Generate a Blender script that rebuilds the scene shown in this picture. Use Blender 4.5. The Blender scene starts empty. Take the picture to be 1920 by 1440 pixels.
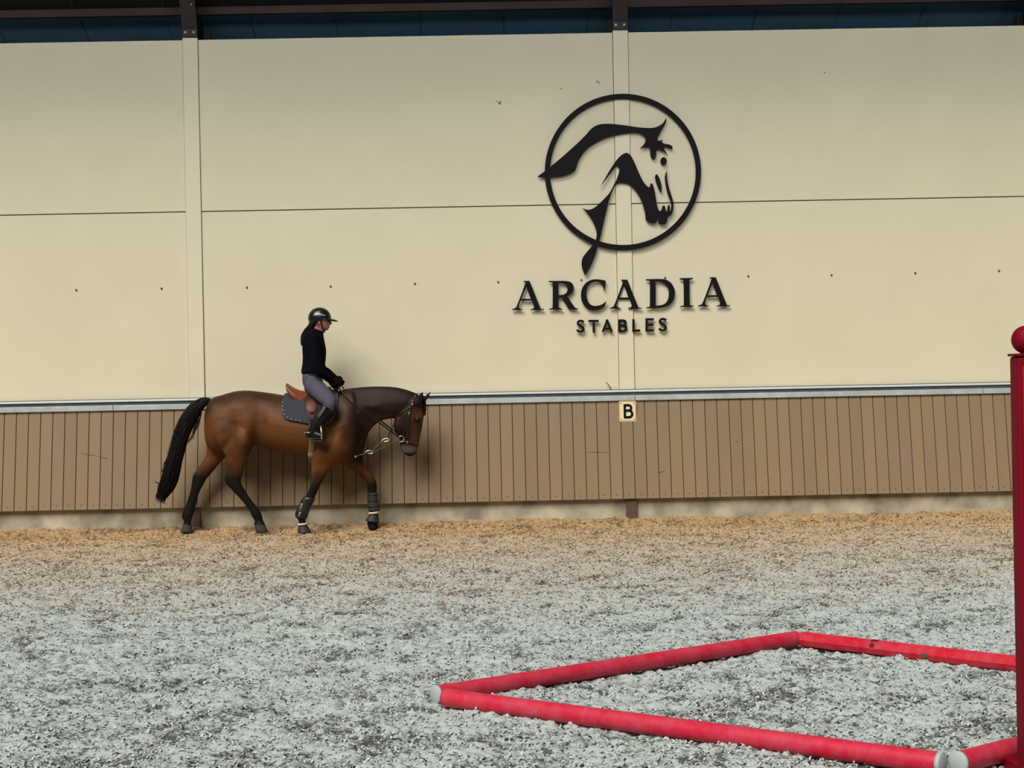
import bpy, bmesh, math, random
import numpy as np
from mathutils import Vector, Matrix
from mathutils.bvhtree import BVHTree

random.seed(7); rng = np.random.default_rng(7)
SC = bpy.context.scene
COL = SC.collection

# ------------------------------------------------------------------ camera
FPX = 3220.0                                   # focal length in pixels of the 1920 px wide frame
PITCH, YAW, ROLL, CAM_H = 0.0031913, 0.0102051, 0.0194587, 1.68
_F = np.array([math.sin(YAW)*math.cos(PITCH), math.cos(YAW)*math.cos(PITCH), -math.sin(PITCH)])
_r0 = np.array([math.cos(YAW), -math.sin(YAW), 0.0]); _d0 = np.cross(_F, _r0)
_R = math.cos(ROLL)*_r0 + math.sin(ROLL)*_d0
_D = -math.sin(ROLL)*_r0 + math.cos(ROLL)*_d0
_C = np.array([0.0, 0.0, CAM_H])
cam_data = bpy.data.cameras.new('camera')
cam = bpy.data.objects.new('camera', cam_data); COL.objects.link(cam)
cam_data.sensor_width = 36.0; cam_data.lens = FPX/1920*36.0
cam_data.clip_start = 0.05; cam_data.clip_end = 300
_U = -_D; _B = -_F
cam.matrix_world = Matrix(((_R[0], _U[0], _B[0], 0), (_R[1], _U[1], _B[1], 0), (_R[2], _U[2], _B[2], CAM_H), (0, 0, 0, 1)))
SC.camera = cam

# ------------------------------------------------------------------ light and exposure
SC.view_settings.view_transform = 'Standard'; SC.view_settings.look = 'None'
SC.view_settings.gamma = 1.0; SC.view_settings.use_curve_mapping = False
SC.view_settings.exposure = 0.0
world = bpy.data.worlds.new('overcast_sky'); SC.world = world
world.use_nodes = True
_bg = world.node_tree.nodes['Background']
_bg.inputs['Color'].default_value = (0.78, 0.92, 1.0, 1); _bg.inputs['Strength'].default_value = 0.08
def lamp_area(name, loc, target, sx, sy, power, color):
    d = bpy.data.lights.new(name, 'AREA'); d.shape = 'RECTANGLE'; d.size = sx; d.size_y = sy; d.energy = power; d.color = color
    o = bpy.data.objects.new(name, d); COL.objects.link(o); o.location = loc
    o.rotation_euler = (Vector(target)-Vector(loc)).to_track_quat('-Z', 'Y').to_euler()
    return o
# broad soft daylight from the bright sky beyond the open long side of the hall
_sun = bpy.data.lights.new('soft_daylight', 'SUN'); _sun.energy = 4.5; _sun.angle = math.radians(38); _sun.color = (1.0, 0.96, 0.89)
sun = bpy.data.objects.new('soft_daylight', _sun); COL.objects.link(sun)
SUN_EL, SUN_AZ = math.radians(48), math.radians(28)
_dir = Vector((math.sin(SUN_AZ)*math.cos(SUN_EL), math.cos(SUN_AZ)*math.cos(SUN_EL), -math.sin(SUN_EL)))
sun.rotation_euler = _dir.to_track_quat('-Z', 'Y').to_euler(); sun.location = (-6, -8, 9)
# added area lamp that brightens the upper wall; no window stands there
_wash = lamp_area('upper_wall_fill', (0.0, 8.5, 7.3), (0.0, 20.0, 5.9), 22.0, 0.8, 160, (0.93, 0.97, 1.0)); _wash.data.spread = math.radians(52)


# ------------------------------------------------------------------ pixel helpers (photograph measurements -> places in the hall)
def ray(px, py):
    return _F + _R*((px-960.0)/FPX) + _D*((py-720.0)/FPX)
def P(px, py, Y):
    v = ray(px, py); t = Y/v[1]
    return _C + v*t
def G(px, py, z=0.0):
    v = ray(px, py); t = (z-CAM_H)/v[2]
    return _C + v*t
def to_px(V):
    V = np.asarray(V, float) - _C
    z = V @ _F
    return np.stack([960+FPX*(V @ _R)/z, 720+FPX*(V @ _D)/z], -1)

# ------------------------------------------------------------------ object helpers
def tag(o, label=None, cat=None, group=None, kind=None):
    if label: o['label'] = label
    if cat: o['category'] = cat
    if group: o['group'] = group
    if kind: o['kind'] = kind
    return o
def empty(name, loc, label=None, cat=None, group=None, kind=None):
    o = bpy.data.objects.new(name, None); COL.objects.link(o)
    o.location = tuple(float(c) for c in loc); o.empty_display_size = 0.1
    bpy.context.view_layer.update()
    return tag(o, label, cat, group, kind)
def adopt(o, parent):
    o.parent = parent
    m = Matrix.Identity(4); q = parent
    while q is not None:
        m = Matrix.LocRotScale(q.location, q.rotation_euler, q.scale) @ q.matrix_parent_inverse @ m if False else m
        q = q.parent
    bpy.context.view_layer.update()
    o.matrix_parent_inverse = parent.matrix_world.inverted()
    return o
def mesh_obj(name, verts, faces, mat=None, parent=None, smooth=False, mats=None, fmat=None):
    me = bpy.data.meshes.new(name)
    me.from_pydata([tuple(map(float, v)) for v in verts], [], [tuple(int(i) for i in f) for f in faces])
    me.update()
    if mats:
        for m in mats: me.materials.append(m)
        if fmat is not None: me.polygons.foreach_set('material_index', np.asarray(fmat, np.int32))
    elif mat: me.materials.append(mat)
    if smooth: me.polygons.foreach_set('use_smooth', np.ones(len(me.polygons), bool))
    o = bpy.data.objects.new(name, me); COL.objects.link(o)
    if parent is not None: adopt(o, parent)
    return o
class MB:
    """collects shapes that become one mesh"""
    def __init__(s): s.v = []; s.f = []; s.m = []
    def add(s, verts, faces, mi=0):
        n = len(s.v); s.v += [tuple(map(float, v)) for v in verts]
        s.f += [tuple(int(i)+n for i in f) for f in faces]; s.m += [mi]*len(faces); return s
    def box(s, lo, hi, mi=0):
        x0, y0, z0 = lo; x1, y1, z1 = hi
        return s.add([(x0,y0,z0),(x1,y0,z0),(x1,y1,z0),(x0,y1,z0),(x0,y0,z1),(x1,y0,z1),(x1,y1,z1),(x0,y1,z1)],
                     [(3,2,1,0),(4,5,6,7),(0,1,5,4),(1,2,6,5),(2,3,7,6),(3,0,4,7)], mi)
    def build(s, name, mat=None, parent=None, smooth=False, mats=None):
        return mesh_obj(name, s.v, s.f, mat, parent, smooth, mats, s.m if mats else None)
def loft(rings, closed=True):
    n = len(rings[0]); v = []; f = []
    for r in rings: v += [tuple(map(float, p)) for p in r]
    for i in range(len(rings)-1):
        for j in range(n):
            k = (j+1) % n
            f.append((i*n+j, i*n+k, (i+1)*n+k, (i+1)*n+j))
    if closed:
        for base, flip in ((0, True), ((len(rings)-1)*n, False)):
            c = np.mean(rings[0 if flip else -1], axis=0); ci = len(v); v.append(tuple(c))
            for j in range(n):
                k = (j+1) % n
                f.append((ci, base+k, base+j) if flip else (ci, base+j, base+k))
    return v, f
def frame_rings(pts, radii, n=10, up=(0, 0, 1), sq=1.0):
    pts = [np.asarray(p, float) for p in pts]; rings = []; prev = None
    for i, p in enumerate(pts):
        a = pts[max(i-1, 0)]; b = pts[min(i+1, len(pts)-1)]
        t = b-a; t = t/(np.linalg.norm(t)+1e-12)
        if prev is None:
            u = np.asarray(up, float)
            if abs(u @ t) > 0.95: u = np.array([0, 1.0, 0])
        else: u = prev
        s = u-(u @ t)*t; s = s/(np.linalg.norm(s)+1e-12); prev = s
        w = np.cross(t, s)
        r = radii if isinstance(radii, tuple) else (radii[i] if hasattr(radii, '__len__') else radii)
        ra, rb = (r if hasattr(r, '__len__') else (r, r*sq))
        rings.append([p+ra*math.cos(q)*s+rb*math.sin(q)*w for q in np.linspace(0, 2*math.pi, n, endpoint=False)])
    return rings
def tube(pts, radii, n=10, up=(0, 0, 1), sq=1.0):
    return loft(frame_rings(pts, radii, n, up, sq))
def spline(pts, m=8):
    """Catmull-Rom through the points"""
    pts = [np.asarray(p, float) for p in pts]; out = []
    for i in range(len(pts)-1):
        p0 = pts[max(i-1, 0)]; p1 = pts[i]; p2 = pts[i+1]; p3 = pts[min(i+2, len(pts)-1)]
        for k in range(m):
            t = k/m
            out.append(0.5*((2*p1)+(-p0+p2)*t+(2*p0-5*p1+4*p2-p3)*t*t+(-p0+3*p1-3*p2+p3)*t**3))
    out.append(pts[-1]); return out
def sphere(c, r, nu=20, nv=12):
    c = np.asarray(c, float); r = np.asarray(r if hasattr(r, '__len__') else (r, r, r), float)
    rings = []
    for i in range(1, nv):
        a = math.pi*i/nv
        rings.append([c+r*np.array([math.sin(a)*math.cos(b), math.sin(a)*math.sin(b), math.cos(a)]) for b in np.linspace(0, 2*math.pi, nu, endpoint=False)])
    v, f = loft(rings, False); n = len(v); v += [tuple(c+[0, 0, r[2]]), tuple(c-[0, 0, r[2]])]
    L = (nv-2)*nu
    for j in range(nu):
        k = (j+1) % nu
        f.append((n, j, k)); f.append((n+1, L+k, L+j))
    return v, [tuple(reversed(q)) for q in f]
def fix_normals(o):
    bm = bmesh.new(); bm.from_mesh(o.data); bmesh.ops.recalc_face_normals(bm, faces=bm.faces); bm.to_mesh(o.data); bm.free(); return o
def bevel(o, w, seg=2):
    bm = bmesh.new(); bm.from_mesh(o.data)
    es = [e for e in bm.edges if len(e.link_faces) == 2 and e.calc_face_angle(0) > 0.6]
    bmesh.ops.bevel(bm, geom=es, offset=w, segments=seg, profile=0.6, affect='EDGES', clamp_overlap=True)
    bm.to_mesh(o.data); bm.free(); return o

# ------------------------------------------------------------------ materials
def srgb(r, g, b):
    return tuple(((c/255)/12.92 if c/255 <= .04045 else ((c/255+.055)/1.055)**2.4) for c in (r, g, b))
def mat(name, col, rough=0.6, metal=0.0, spec=0.4, var=0.0, vscale=8.0, bump=0.0, bscale=60.0, sheen=0.0, coat=0.0):
    m = bpy.data.materials.new(name); m.use_nodes = True
    nt = m.node_tree; b = nt.nodes['Principled BSDF']
    b.inputs['Base Color'].default_value = (*col, 1); b.inputs['Roughness'].default_value = rough
    b.inputs['Metallic'].default_value = metal; b.inputs['Specular IOR Level'].default_value = spec
    if sheen: b.inputs['Sheen Weight'].default_value = sheen
    if coat: b.inputs['Coat Weight'].default_value = coat
    if var or bump: tc = nt.nodes.new('ShaderNodeTexCoord')
    if var:
        n = nt.nodes.new('ShaderNodeTexNoise'); n.inputs['Scale'].default_value = vscale; n.inputs['Detail'].default_value = 5
        nt.links.new(tc.outputs['Object'], n.inputs['Vector'])
        r = nt.nodes.new('ShaderNodeMapRange'); r.inputs['From Min'].default_value = .3; r.inputs['From Max'].default_value = .7
        r.inputs['To Min'].default_value = 1-var; r.inputs['To Max'].default_value = 1+var
        nt.links.new(n.outputs['Fac'], r.inputs['Value'])
        h = nt.nodes.new('ShaderNodeVectorMath'); h.operation = 'SCALE'; h.inputs[0].default_value = col
        nt.links.new(r.outputs['Result'], h.inputs['Scale']); nt.links.new(h.outputs['Vector'], b.inputs['Base Color'])
    if bump:
        n2 = nt.nodes.new('ShaderNodeTexNoise'); n2.inputs['Scale'].default_value = bscale; n2.inputs['Detail'].default_value = 4
        nt.links.new(tc.outputs['Object'], n2.inputs['Vector'])
        bp = nt.nodes.new('ShaderNodeBump'); bp.inputs['Strength'].default_value = bump; bp.inputs['Distance'].default_value = 0.01
        nt.links.new(n2.outputs['Fac'], bp.inputs['Height']); nt.links.new(bp.outputs['Normal'], b.inputs['Normal'])
    return m
M = {}
M['cream'] = mat('cream_panel', srgb(218, 209, 181), .55, var=.025, vscale=1.3, bump=.06, bscale=140)
M['cream_cover'] = mat('cream_cover', srgb(220, 212, 185), .5, var=.02, vscale=2)
M['seam'] = mat('dark_seam', srgb(120, 112, 92), .8)
M['blue'] = mat('blue_eave_sheet', srgb(84, 122, 148), .5, var=.1, vscale=1)
M['black_roof'] = mat('black_roof_sheet', srgb(12, 12, 15), .8)
M['wood_dark'] = mat('dark_purlin_wood', srgb(62, 47, 40), .8, var=.25, vscale=3)
M['steel'] = mat('dark_steel', srgb(38, 36, 34), .6, metal=.1, var=.15, vscale=4)
M['bolt'] = mat('bright_bolt', srgb(205, 205, 200), .35, metal=.5)
M['galv'] = mat('galvanised', srgb(186, 192, 190), .45, metal=.25, var=.14, vscale=7)
M['galv_dark'] = mat('galvanised_shade', srgb(92, 106, 110), .5, metal=.3, var=.15, vscale=9)
M['galv_lip'] = mat('galvanised_lip', srgb(225, 228, 222), .4, metal=.15)
M['concrete'] = mat('concrete', srgb(166, 158, 138), .85, var=.42, vscale=3.5, bump=.25, bscale=30)
M['rust'] = mat('brown_steel_post', srgb(92, 70, 58), .75, var=.25, vscale=25)
M['black_sign'] = mat('black_sign', srgb(17, 16, 19), .6, spec=.12)
M['plate'] = mat('cream_plate', srgb(238, 222, 180), .4)
M['plate_edge'] = mat('gold_plate_edge', srgb(196, 168, 110), .4)
M['screw'] = mat('dark_screw', srgb(82, 64, 48), .5, metal=.3)
M['wall_screw'] = mat('wall_screw', srgb(92, 88, 76), .5, metal=.4)
M['twig'] = mat('twig', srgb(92, 76, 58), .8)
# ================================================================== the hall
D_WALL = 20.0
Z_TOP, Z_SEAM = 5.685, 3.69
X_COLS = (-3.456, 1.543, 6.543, -8.455)
COVER_W = 0.176
XL, XR = -10.0, 9.0

# --- plank material: brown vertical boards, each a little different, with grooves cut in the mesh
def plank_material():
    m = bpy.data.materials.new('brown_boards'); m.use_nodes = True; nt = m.node_tree; L = nt.links
    b = nt.nodes['Principled BSDF']; b.inputs['Roughness'].default_value = .62; b.inputs['Specular IOR Level'].default_value = .3
    a = nt.nodes.new('ShaderNodeAttribute'); a.attribute_name = 'tone'
    tc = nt.nodes.new('ShaderNodeTexCoord'); mp = nt.nodes.new('ShaderNodeMapping'); mp.inputs['Scale'].default_value = (3, 3, .6)
    n = nt.nodes.new('ShaderNodeTexNoise'); n.inputs['Scale'].default_value = 2.2; n.inputs['Detail'].default_value = 6
    L.new(tc.outputs['Object'], mp.inputs['Vector']); L.new(mp.outputs['Vector'], n.inputs['Vector'])
    mx = nt.nodes.new('ShaderNodeMix'); mx.data_type = 'RGBA'
    mx.inputs['A'].default_value = (*srgb(132, 112, 89), 1); mx.inputs['B'].default_value = (*srgb(139, 119, 91), 1)
    ad = nt.nodes.new('ShaderNodeMath'); ad.operation = 'ADD'
    s = nt.nodes.new('ShaderNodeMapRange'); s.inputs['From Min'].default_value = .3; s.inputs['From Max'].default_value = .7; s.inputs['To Min'].default_value = -.25; s.inputs['To Max'].default_value = .25
    L.new(n.outputs['Fac'], s.inputs['Value']); L.new(a.outputs['Fac'], ad.inputs[0]); L.new(s.outputs['Result'], ad.inputs[1])
    ad.use_clamp = True
    L.new(ad.outputs['Value'], mx.inputs['Factor']); L.new(mx.outputs['Result'], b.inputs['Base Color'])
    return m
M['planks'] = plank_material()
M['groove'] = mat('board_groove', srgb(70, 52, 38), .8)

# --- insulated wall panels: separate sheets with thin shadow gaps, in one wall
wb = MB()
edges = sorted(X_COLS)
spans = [(XL, edges[0]-.10)] + [(edges[i]+.10, edges[i+1]-.10) for i in range(len(edges)-1)] + [(edges[-1]+.10, XR)]
wb.box((XL, D_WALL+.03, -.2), (XR, D_WALL+.14, Z_TOP-.01), 1)
for x0, x1 in spans:
    x0 -= .0075; x1 += .0075
    if x1-x0 < .05: continue
    wb.box((x0, D_WALL, 1.2), (x1, D_WALL+.06, Z_SEAM-.006), 0)
    wb.box((x0, D_WALL, Z_SEAM+.006), (x1, D_WALL+.06, Z_TOP), 0)
wall = wb.build('wall_back', mats=[M['cream'], M['seam']])
bevel(wall, .006, 2); tag(wall, kind='structure')
def scuff(px, py, strokes, name='scuff_mark'):
    mb = MB()
    for (dx0, dy0, dx1, dy1, w) in strokes:
        a = P(px+dx0, py+dy0, D_WALL-.002); b = P(px+dx1, py+dy1, D_WALL-.002)
        t = b-a; n = np.array([-t[2], 0, t[0]]); n = n/np.linalg.norm(n)*w/161/2
        q = [a-n, b-n, b+n, a+n]
        mb.add(q+[p+[0, .002, 0] for p in q], [(0,1,2,3),(7,6,5,4),(0,4,5,1),(1,5,6,2),(2,6,7,3),(3,7,4,0)])
    return mb.build(name, M['wall_screw'], wall)
scuff(936, 192, [(-5,-2,-3,-1,2),(-2,1,3,3,2.2),(1,-2,3,1,3),(-1,2,1,3.5,1.6)])
scuff(1052, 166, [(-1.4,1.5,1.2,-1.6,1.6)])
scuff(1120, 155, [(-2.5,.5,-1,-3,1.3),(-1,-3,2,-2.5,1.2),(2,-2.5,3.2,2.5,1.6)])
scuff(1546, 136, [(-.6,-1.5,.6,1.5,1.8)])
for i, xc in enumerate(X_COLS[:3]):
    o = MB().box((xc-COVER_W/2, D_WALL-.022, 1.2), (xc+COVER_W/2, D_WALL+.03, Z_TOP+.02)).build('trim_%d' % (i+1), M['cream_cover'])
    bevel(o, .006, 2); tag(o, kind='structure')

# --- row of wall screws
pts = [(143,544),(303,541),(463,539),(620,537),(778,532),(934,529),(1090,525),(1247,521),(1403,518),(1559,516),(1716,512),(1873,508)]
place = ['outermost on the left of the wall', 'just left of the left column cover', 'just right of the left column cover', 'directly above the helmet of the rider',
         'above the horse head', 'left of the first big letter A', 'touching the top of the big letter C', 'touching the top of the big letter D',
         'just right of the last big letter A', 'second right of the last big letter', 'third right of the last big letter', 'outermost on the right of the wall']
for (px, py), w in zip(pts, place):
    c = P(px, py, D_WALL); r = .011
    v, f = [], []
    mb = MB()
    for (ra, y0, y1) in ((.013, 0, -.006), (.008, -.006, -.013)):
        mb.add(*loft([[c+np.array([ra*math.cos(t), y, ra*math.sin(t)]) for t in np.linspace(0, 2*math.pi, 10, endpoint=False)] for y in (y0+.004, y1)]))
    o = mb.build('wall_screw', M['wall_screw']); fix_normals(o)
    tag(o, 'small dark screw in the cream wall row, ' + w, 'screw', 'screws in a row across the cream wall')

# --- steel column ends, haunches and roof at the eaves
for i, xc in enumerate(X_COLS[:3]):
    words = ['left', 'middle', 'right'][i]
    e = empty('portal_frame', (xc, D_WALL, Z_TOP),
              ['dark steel frame haunch rising above the left column cover', 'dark steel frame haunch rising above the column cover behind the emblem',
               'dark steel frame haunch at the top right corner of the picture'][i], 'steel frame')
    w = .088
    prof = [(D_WALL-.015, Z_TOP+.12), (19.76, Z_TOP+.56), (16.6, 7.30), (16.6, 7.5)]
    fl = MB()                                    # front flange of column and haunch
    for (a, b) in zip(prof[:-2], prof[1:-1]):
        (ya, za), (yb, zb) = a, b
        fl.add([(xc-w, ya, za), (xc+w, ya, za), (xc+w, yb, zb), (xc-w, yb, zb), (xc-w, ya+.016, za), (xc+w, ya+.016, za), (xc+w, yb+.016, zb), (xc-w, yb+.016, zb)],
               [(0,1,2,3),(7,6,5,4),(0,4,5,1),(1,5,6,2),(2,6,7,3),(3,7,4,0)])
    fl.build('flange', M['steel'], e)
    wbm = MB(); t = .008                         # web plate
    poly = [(D_WALL, Z_TOP+.1), (19.775, Z_TOP+.56), (16.6, 7.31), (16.6, 7.52), (20.9, 6.02), (20.9, Z_TOP-.4), (D_WALL+.15, Z_TOP-.4)]
    n = len(poly)
    wbm.add([(xc-t, y, z) for y, z in poly]+[(xc+t, y, z) for y, z in poly], [tuple(range(n)), tuple(reversed(range(n, 2*n)))]+[(j, j+n, (j+1) % n+n, (j+1) % n) for j in range(n)])
    wbm.build('web', M['steel'], e)
    MB().box((xc-w, D_WALL+.90, Z_TOP-.4), (xc+w, D_WALL+.916, Z_TOP+.33)).build('rear_flange', M['steel'], e)
    pl = MB().box((xc-.086, D_WALL-.03, Z_TOP+.035), (xc+.086, D_WALL-.012, Z_TOP+.125)).build('splice_plate', M['steel'], e); bevel(pl, .004)
    MB().box((xc-.09, D_WALL-.02, Z_TOP+.018), (xc+.09, D_WALL+.3, Z_TOP+.034)).build('cap_plate', M['steel'], e)
    for (dx, dz, r) in ((-.05, .085, .015), (.046, .085, .015)) + (((.045, .52, .013), (.045, .38, .010)) if i == 0 else ()):
        c = np.array([xc+dx, D_WALL-.03-((dz-.12)*.545-.018 if dz > .2 else 0), Z_TOP+dz])
        o = mesh_obj('bolt', *sphere(c, (r, .012, r), 12, 8), M['bolt'], e, True)

def roof_z(y): return 6.36+(D_WALL-y)*.36
# blue sheets over the eaves
mb = MB(); x = XL
ys = (21.5, 20.54)
k = 0
while x < XR:
    x1 = x+1.02
    for a in np.arange(x+.006, x1-.006, .0505):
        b = min(a+.0505, x1-.006)
        z0, z1 = roof_z(ys[0]), roof_z(ys[1]); d = .004 if (int(a*40) % 2) else 0
        mb.add([(a, ys[0], z0+d), (b, ys[0], z0+d), (b, ys[1], z1+d), (a, ys[1], z1+d)], [(0,1,2,3)])
    x = x1
mb.box((XL, ys[1], roof_z(ys[1])+.03), (XR, ys[0], roof_z(ys[1])+.20))
mb.add([(XL, ys[0], roof_z(ys[0])+.012), (XR, ys[0], roof_z(ys[0])+.012), (XR, ys[1], roof_z(ys[1])+.012), (XL, ys[1], roof_z(ys[1])+.012)], [(0,1,2,3)])
o = mb.build('ceiling_eaves', M['blue']); tag(o, kind='structure')
# dark ribbed roof above the first purlin, cut short to let daylight onto the wall
mb = MB(); y = 19.56
N = 190
yy = np.linspace(20.54, 16.6, N); zz = [roof_z(q)+(.018 if i % 2 else 0) for i, q in enumerate(yy)]
for i in range(N-1):
    mb.add([(XL, yy[i], zz[i]), (XR, yy[i], zz[i]), (XR, yy[i+1], zz[i+1]), (XL, yy[i+1], zz[i+1])], [(3,2,1,0)])
mb.add([(XL, 21.6, roof_z(21.6)+.30), (XR, 21.6, roof_z(21.6)+.30), (XR, 16.6, roof_z(16.6)+.30), (XL, 16.6, roof_z(16.6)+.30)], [(0,1,2,3)])
o = mb.build('ceiling', M['black_roof']); tag(o, kind='structure')
for px in (135, 305, 417, 612, 1108):           # thin hanger wires under the dark sheets
    a = P(px, 13, 20.2); r = .003
    mesh_obj('hanger_wire', *tube([a, a+np.array([0, 0, roof_z(20.2)-a[2]+.02])], r, 6), M['steel'], o)
# eaves gap is closed behind the wall
o = MB().box((XL, 21.42, 4.9), (XR, 21.5, roof_z(21.45)+.02)).build('wall_eaves', M['black_roof']); tag(o, kind='structure')
# timber purlin with knots
zc = roof_z(20.5)
pb = MB().box((XL, 20.455, zc-.105), (XR, 20.535, zc-.012)).build('purlin', M['wood_dark']); bevel(pb, .006)
tag(pb, 'long brown timber purlin running under the dark roof above the wall', 'beam')

# --- kickboard: sloping boards, galvanised capping
KB_BOT, KB_TOP = 19.73, 19.93
e = empty('kickboard', (0, KB_BOT, .3), 'sloping brown kickboard of vertical boards along the foot of the cream wall', 'kickboard')
zb = P(960, 939.5, KB_BOT)[2]; zt = P(960, 754, KB_TOP)[2]
PL_W = P(1395, 850, 19.83)[0]; 
pitch = .1398
x0 = P(1080+1/4.5*384, 680+500/4.5, 19.80)[0]      # a groove just left of the letter plate
pk = MB(); tones = []
nL = int((x0-XL)/pitch)
xs = [x0+pitch*k for k in range(-nL, int((XR-x0)/pitch))]
for x in xs:
    a, b = x+.0035, x+pitch-.0035
    c = .004
    v = []
    for (y, z) in ((KB_BOT, zb), (KB_TOP, zt)):
        v += [(a, y+.03, z), (a, y+c, z), (a+c, y, z), (b-c, y, z), (b, y+c, z), (b, y+.03, z)]
    pk.add(v, [(0,1,7,6),(1,2,8,7),(2,3,9,8),(3,4,10,9),(4,5,11,10),(0,5,4,3,2,1),(6,7,8,9,10,11)], 0)
    tones += [random.random()]*7
    for sx in (a+.062,):                                   # fixing screw near the foot of each board
        zz_ = zb+.045+random.uniform(-.004, .004); yy_ = KB_BOT+(zz_-zb)/(zt-zb)*(KB_TOP-KB_BOT)
        sv, sf = loft([[(sx+.006*math.cos(t), yy_-dy, zz_+.006*math.sin(t)) for t in np.linspace(0, 2*math.pi, 8, endpoint=False)] for dy in (-.002, .003)])
        pk.add(sv, [tuple(reversed(q)) for q in sf], 2); tones += [0]*len(sf)
# backing behind the grooves
pk.add([(XL, KB_BOT+.012, zb), (XR, KB_BOT+.012, zb), (XR, KB_TOP+.012, zt), (XL, KB_TOP+.012, zt), (XL, KB_BOT+.03, zb), (XR, KB_BOT+.03, zb), (XR, KB_TOP+.03, zt), (XL, KB_TOP+.03, zt)],
       [(0,1,2,3),(7,6,5,4),(0,4,5,1),(2,6,7,3)], 1); tones += [0]*4
boards = pk.build('board_panel', None, e, mats=[M['planks'], M['groove'], M['screw']])
at = boards.data.attributes.new('tone', 'FLOAT', 'FACE'); at.data.foreach_set('value', np.array(tones, np.float32))
# scratches on the boards
for (px0, py0, px1, py1) in ((151, 850, 186, 856), (186, 856, 205, 861), (1385, 828, 1378, 829), (1100, 848, 1142, 848), (1232, 886, 1246, 883)):
    ya = 19.80
    a = P(px0, py0, 19.83); b = P(px1, py1, 19.83)
    def onb(p):
        q = p.copy(); q[1] = KB_BOT+(q[2]-zb)/(zt-zb)*(KB_TOP-KB_BOT)-.001; return q
    mesh_obj('scratch', *tube([onb(a), onb((a+b)/2), onb(b)], [.001, .003, .001], 6), M['groove'], boards)
# capping
seams = [XL, P(213, 765, KB_TOP)[0], P(1190, 745, KB_TOP)[0], P(1842, 735, KB_TOP)[0], XR]
Z0 = zt-.008
Za = zt+.052; Zb_ = zt+.092; Zc = zt+.118
for (a, b) in zip(seams[:-1], seams[1:]):
    o = MB().box((a+.003, KB_TOP-.028, Z0), (b-.003, KB_TOP+.0, Za)).build('capping_strip', M['galv'], e); bevel(o, .004)
o = MB().box((XL, KB_TOP+.004, Za-.02), (XR, KB_TOP+.035, Zb_+.01)).build('channel', M['galv_dark'], e)
o = MB().box((XL, KB_TOP-.022, Zb_), (XR, D_WALL-.03, Zc-.004)).build('top_flashing', M['galv_lip'], e); bevel(o, .003)
o = MB().box((XL, KB_TOP+.02, Zc-.004), (XR, D_WALL-.024, Zc+.006)).build('sealing_strip', M['galv_dark'], e)
# concrete plinth and column feet
o = MB().box((XL, 19.80, -.25), (XR, 19.99, zb+.05)).build('baseboard_back', M['concrete']); tag(o, kind='structure'); bevel(o, .01)
for px0, px1, lab in ((1173.5, 1194.5, 'dark brown column foot at the plinth below the letter plate'), (356, 375, 'dark brown column foot at the plinth behind the rear horse hoof')):
    a = P(px0, 950, 19.77)[0]; b = P(px1, 950, 19.77)[0]
    o = MB().box((a, 19.765, -.15), (b, 19.84, zb+.03)).build('column_foot', M['rust']); bevel(o, .006)
    tag(o, lab, 'post')
# twig caught behind the capping
a = P(1146.5, 731, 19.955); b = P(1136, 716, 19.95)
o = mesh_obj('twig', *tube([a, (a+b)/2+np.array([.004, 0, .002]), b], [.007, .006, .004], 7), M['twig'])
tag(o, 'short thin twig sticking up behind the metal capping above the letter plate', 'twig')

# --- emblem, letters and letter plate
def fill_poly(outer, holes=(), Y=19.96, th=.02):
    """flat cut-out plate of real thickness from outlines measured on the wall plane"""
    cu = bpy.data.curves.new('outline', 'CURVE'); cu.dimensions = '2D'; cu.fill_mode = 'BOTH'; cu.extrude = th/2
    for k, ring in enumerate([outer]+list(holes)):
        s = cu.splines.new('POLY'); s.points.add(len(ring)-1)
        for p, (px, py) in zip(s.points, ring):
            q = P(px, py, Y); p.co = (q[0], q[2], 0, 1)
        s.use_cyclic_u = True
    t = bpy.data.objects.new('outline', cu); COL.objects.link(t)
    dg = bpy.context.evaluated_depsgraph_get()
    me = bpy.data.meshes.new_from_object(t.evaluated_get(dg))
    v = [(c.co.x, Y+th/2-c.co.z, c.co.y) for c in me.vertices]; f = [tuple(reversed(p.vertices[:])) for p in me.polygons]
    bpy.data.objects.remove(t); bpy.data.curves.remove(cu); bpy.data.meshes.remove(me)
    return v, f
def smooth_ring(pts, m=5):
    """closed Catmull-Rom; a point given as (x, y, 1) is a sharp corner"""
    n = len(pts); out = []
    for i in range(n):
        p1 = np.array(pts[i][:2], float); p2 = np.array(pts[(i+1) % n][:2], float)
        c1 = len(pts[i]) > 2; c2 = len(pts[(i+1) % n]) > 2
        p0 = p1 if c1 else np.array(pts[(i-1) % n][:2], float)
        p3 = p2 if c2 else np.array(pts[(i+2) % n][:2], float)
        if c1: p0 = 2*p1-p2
        if c2: p3 = 2*p2-p1
        for k in range(m):
            t = k/m
            out.append(tuple(0.5*((2*p1)+(-p0+p2)*t+(2*p0-5*p1+4*p2-p3)*t*t+(-p0+3*p1-3*p2+p3)*t**3)))
    return out
EY = 19.945
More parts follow.
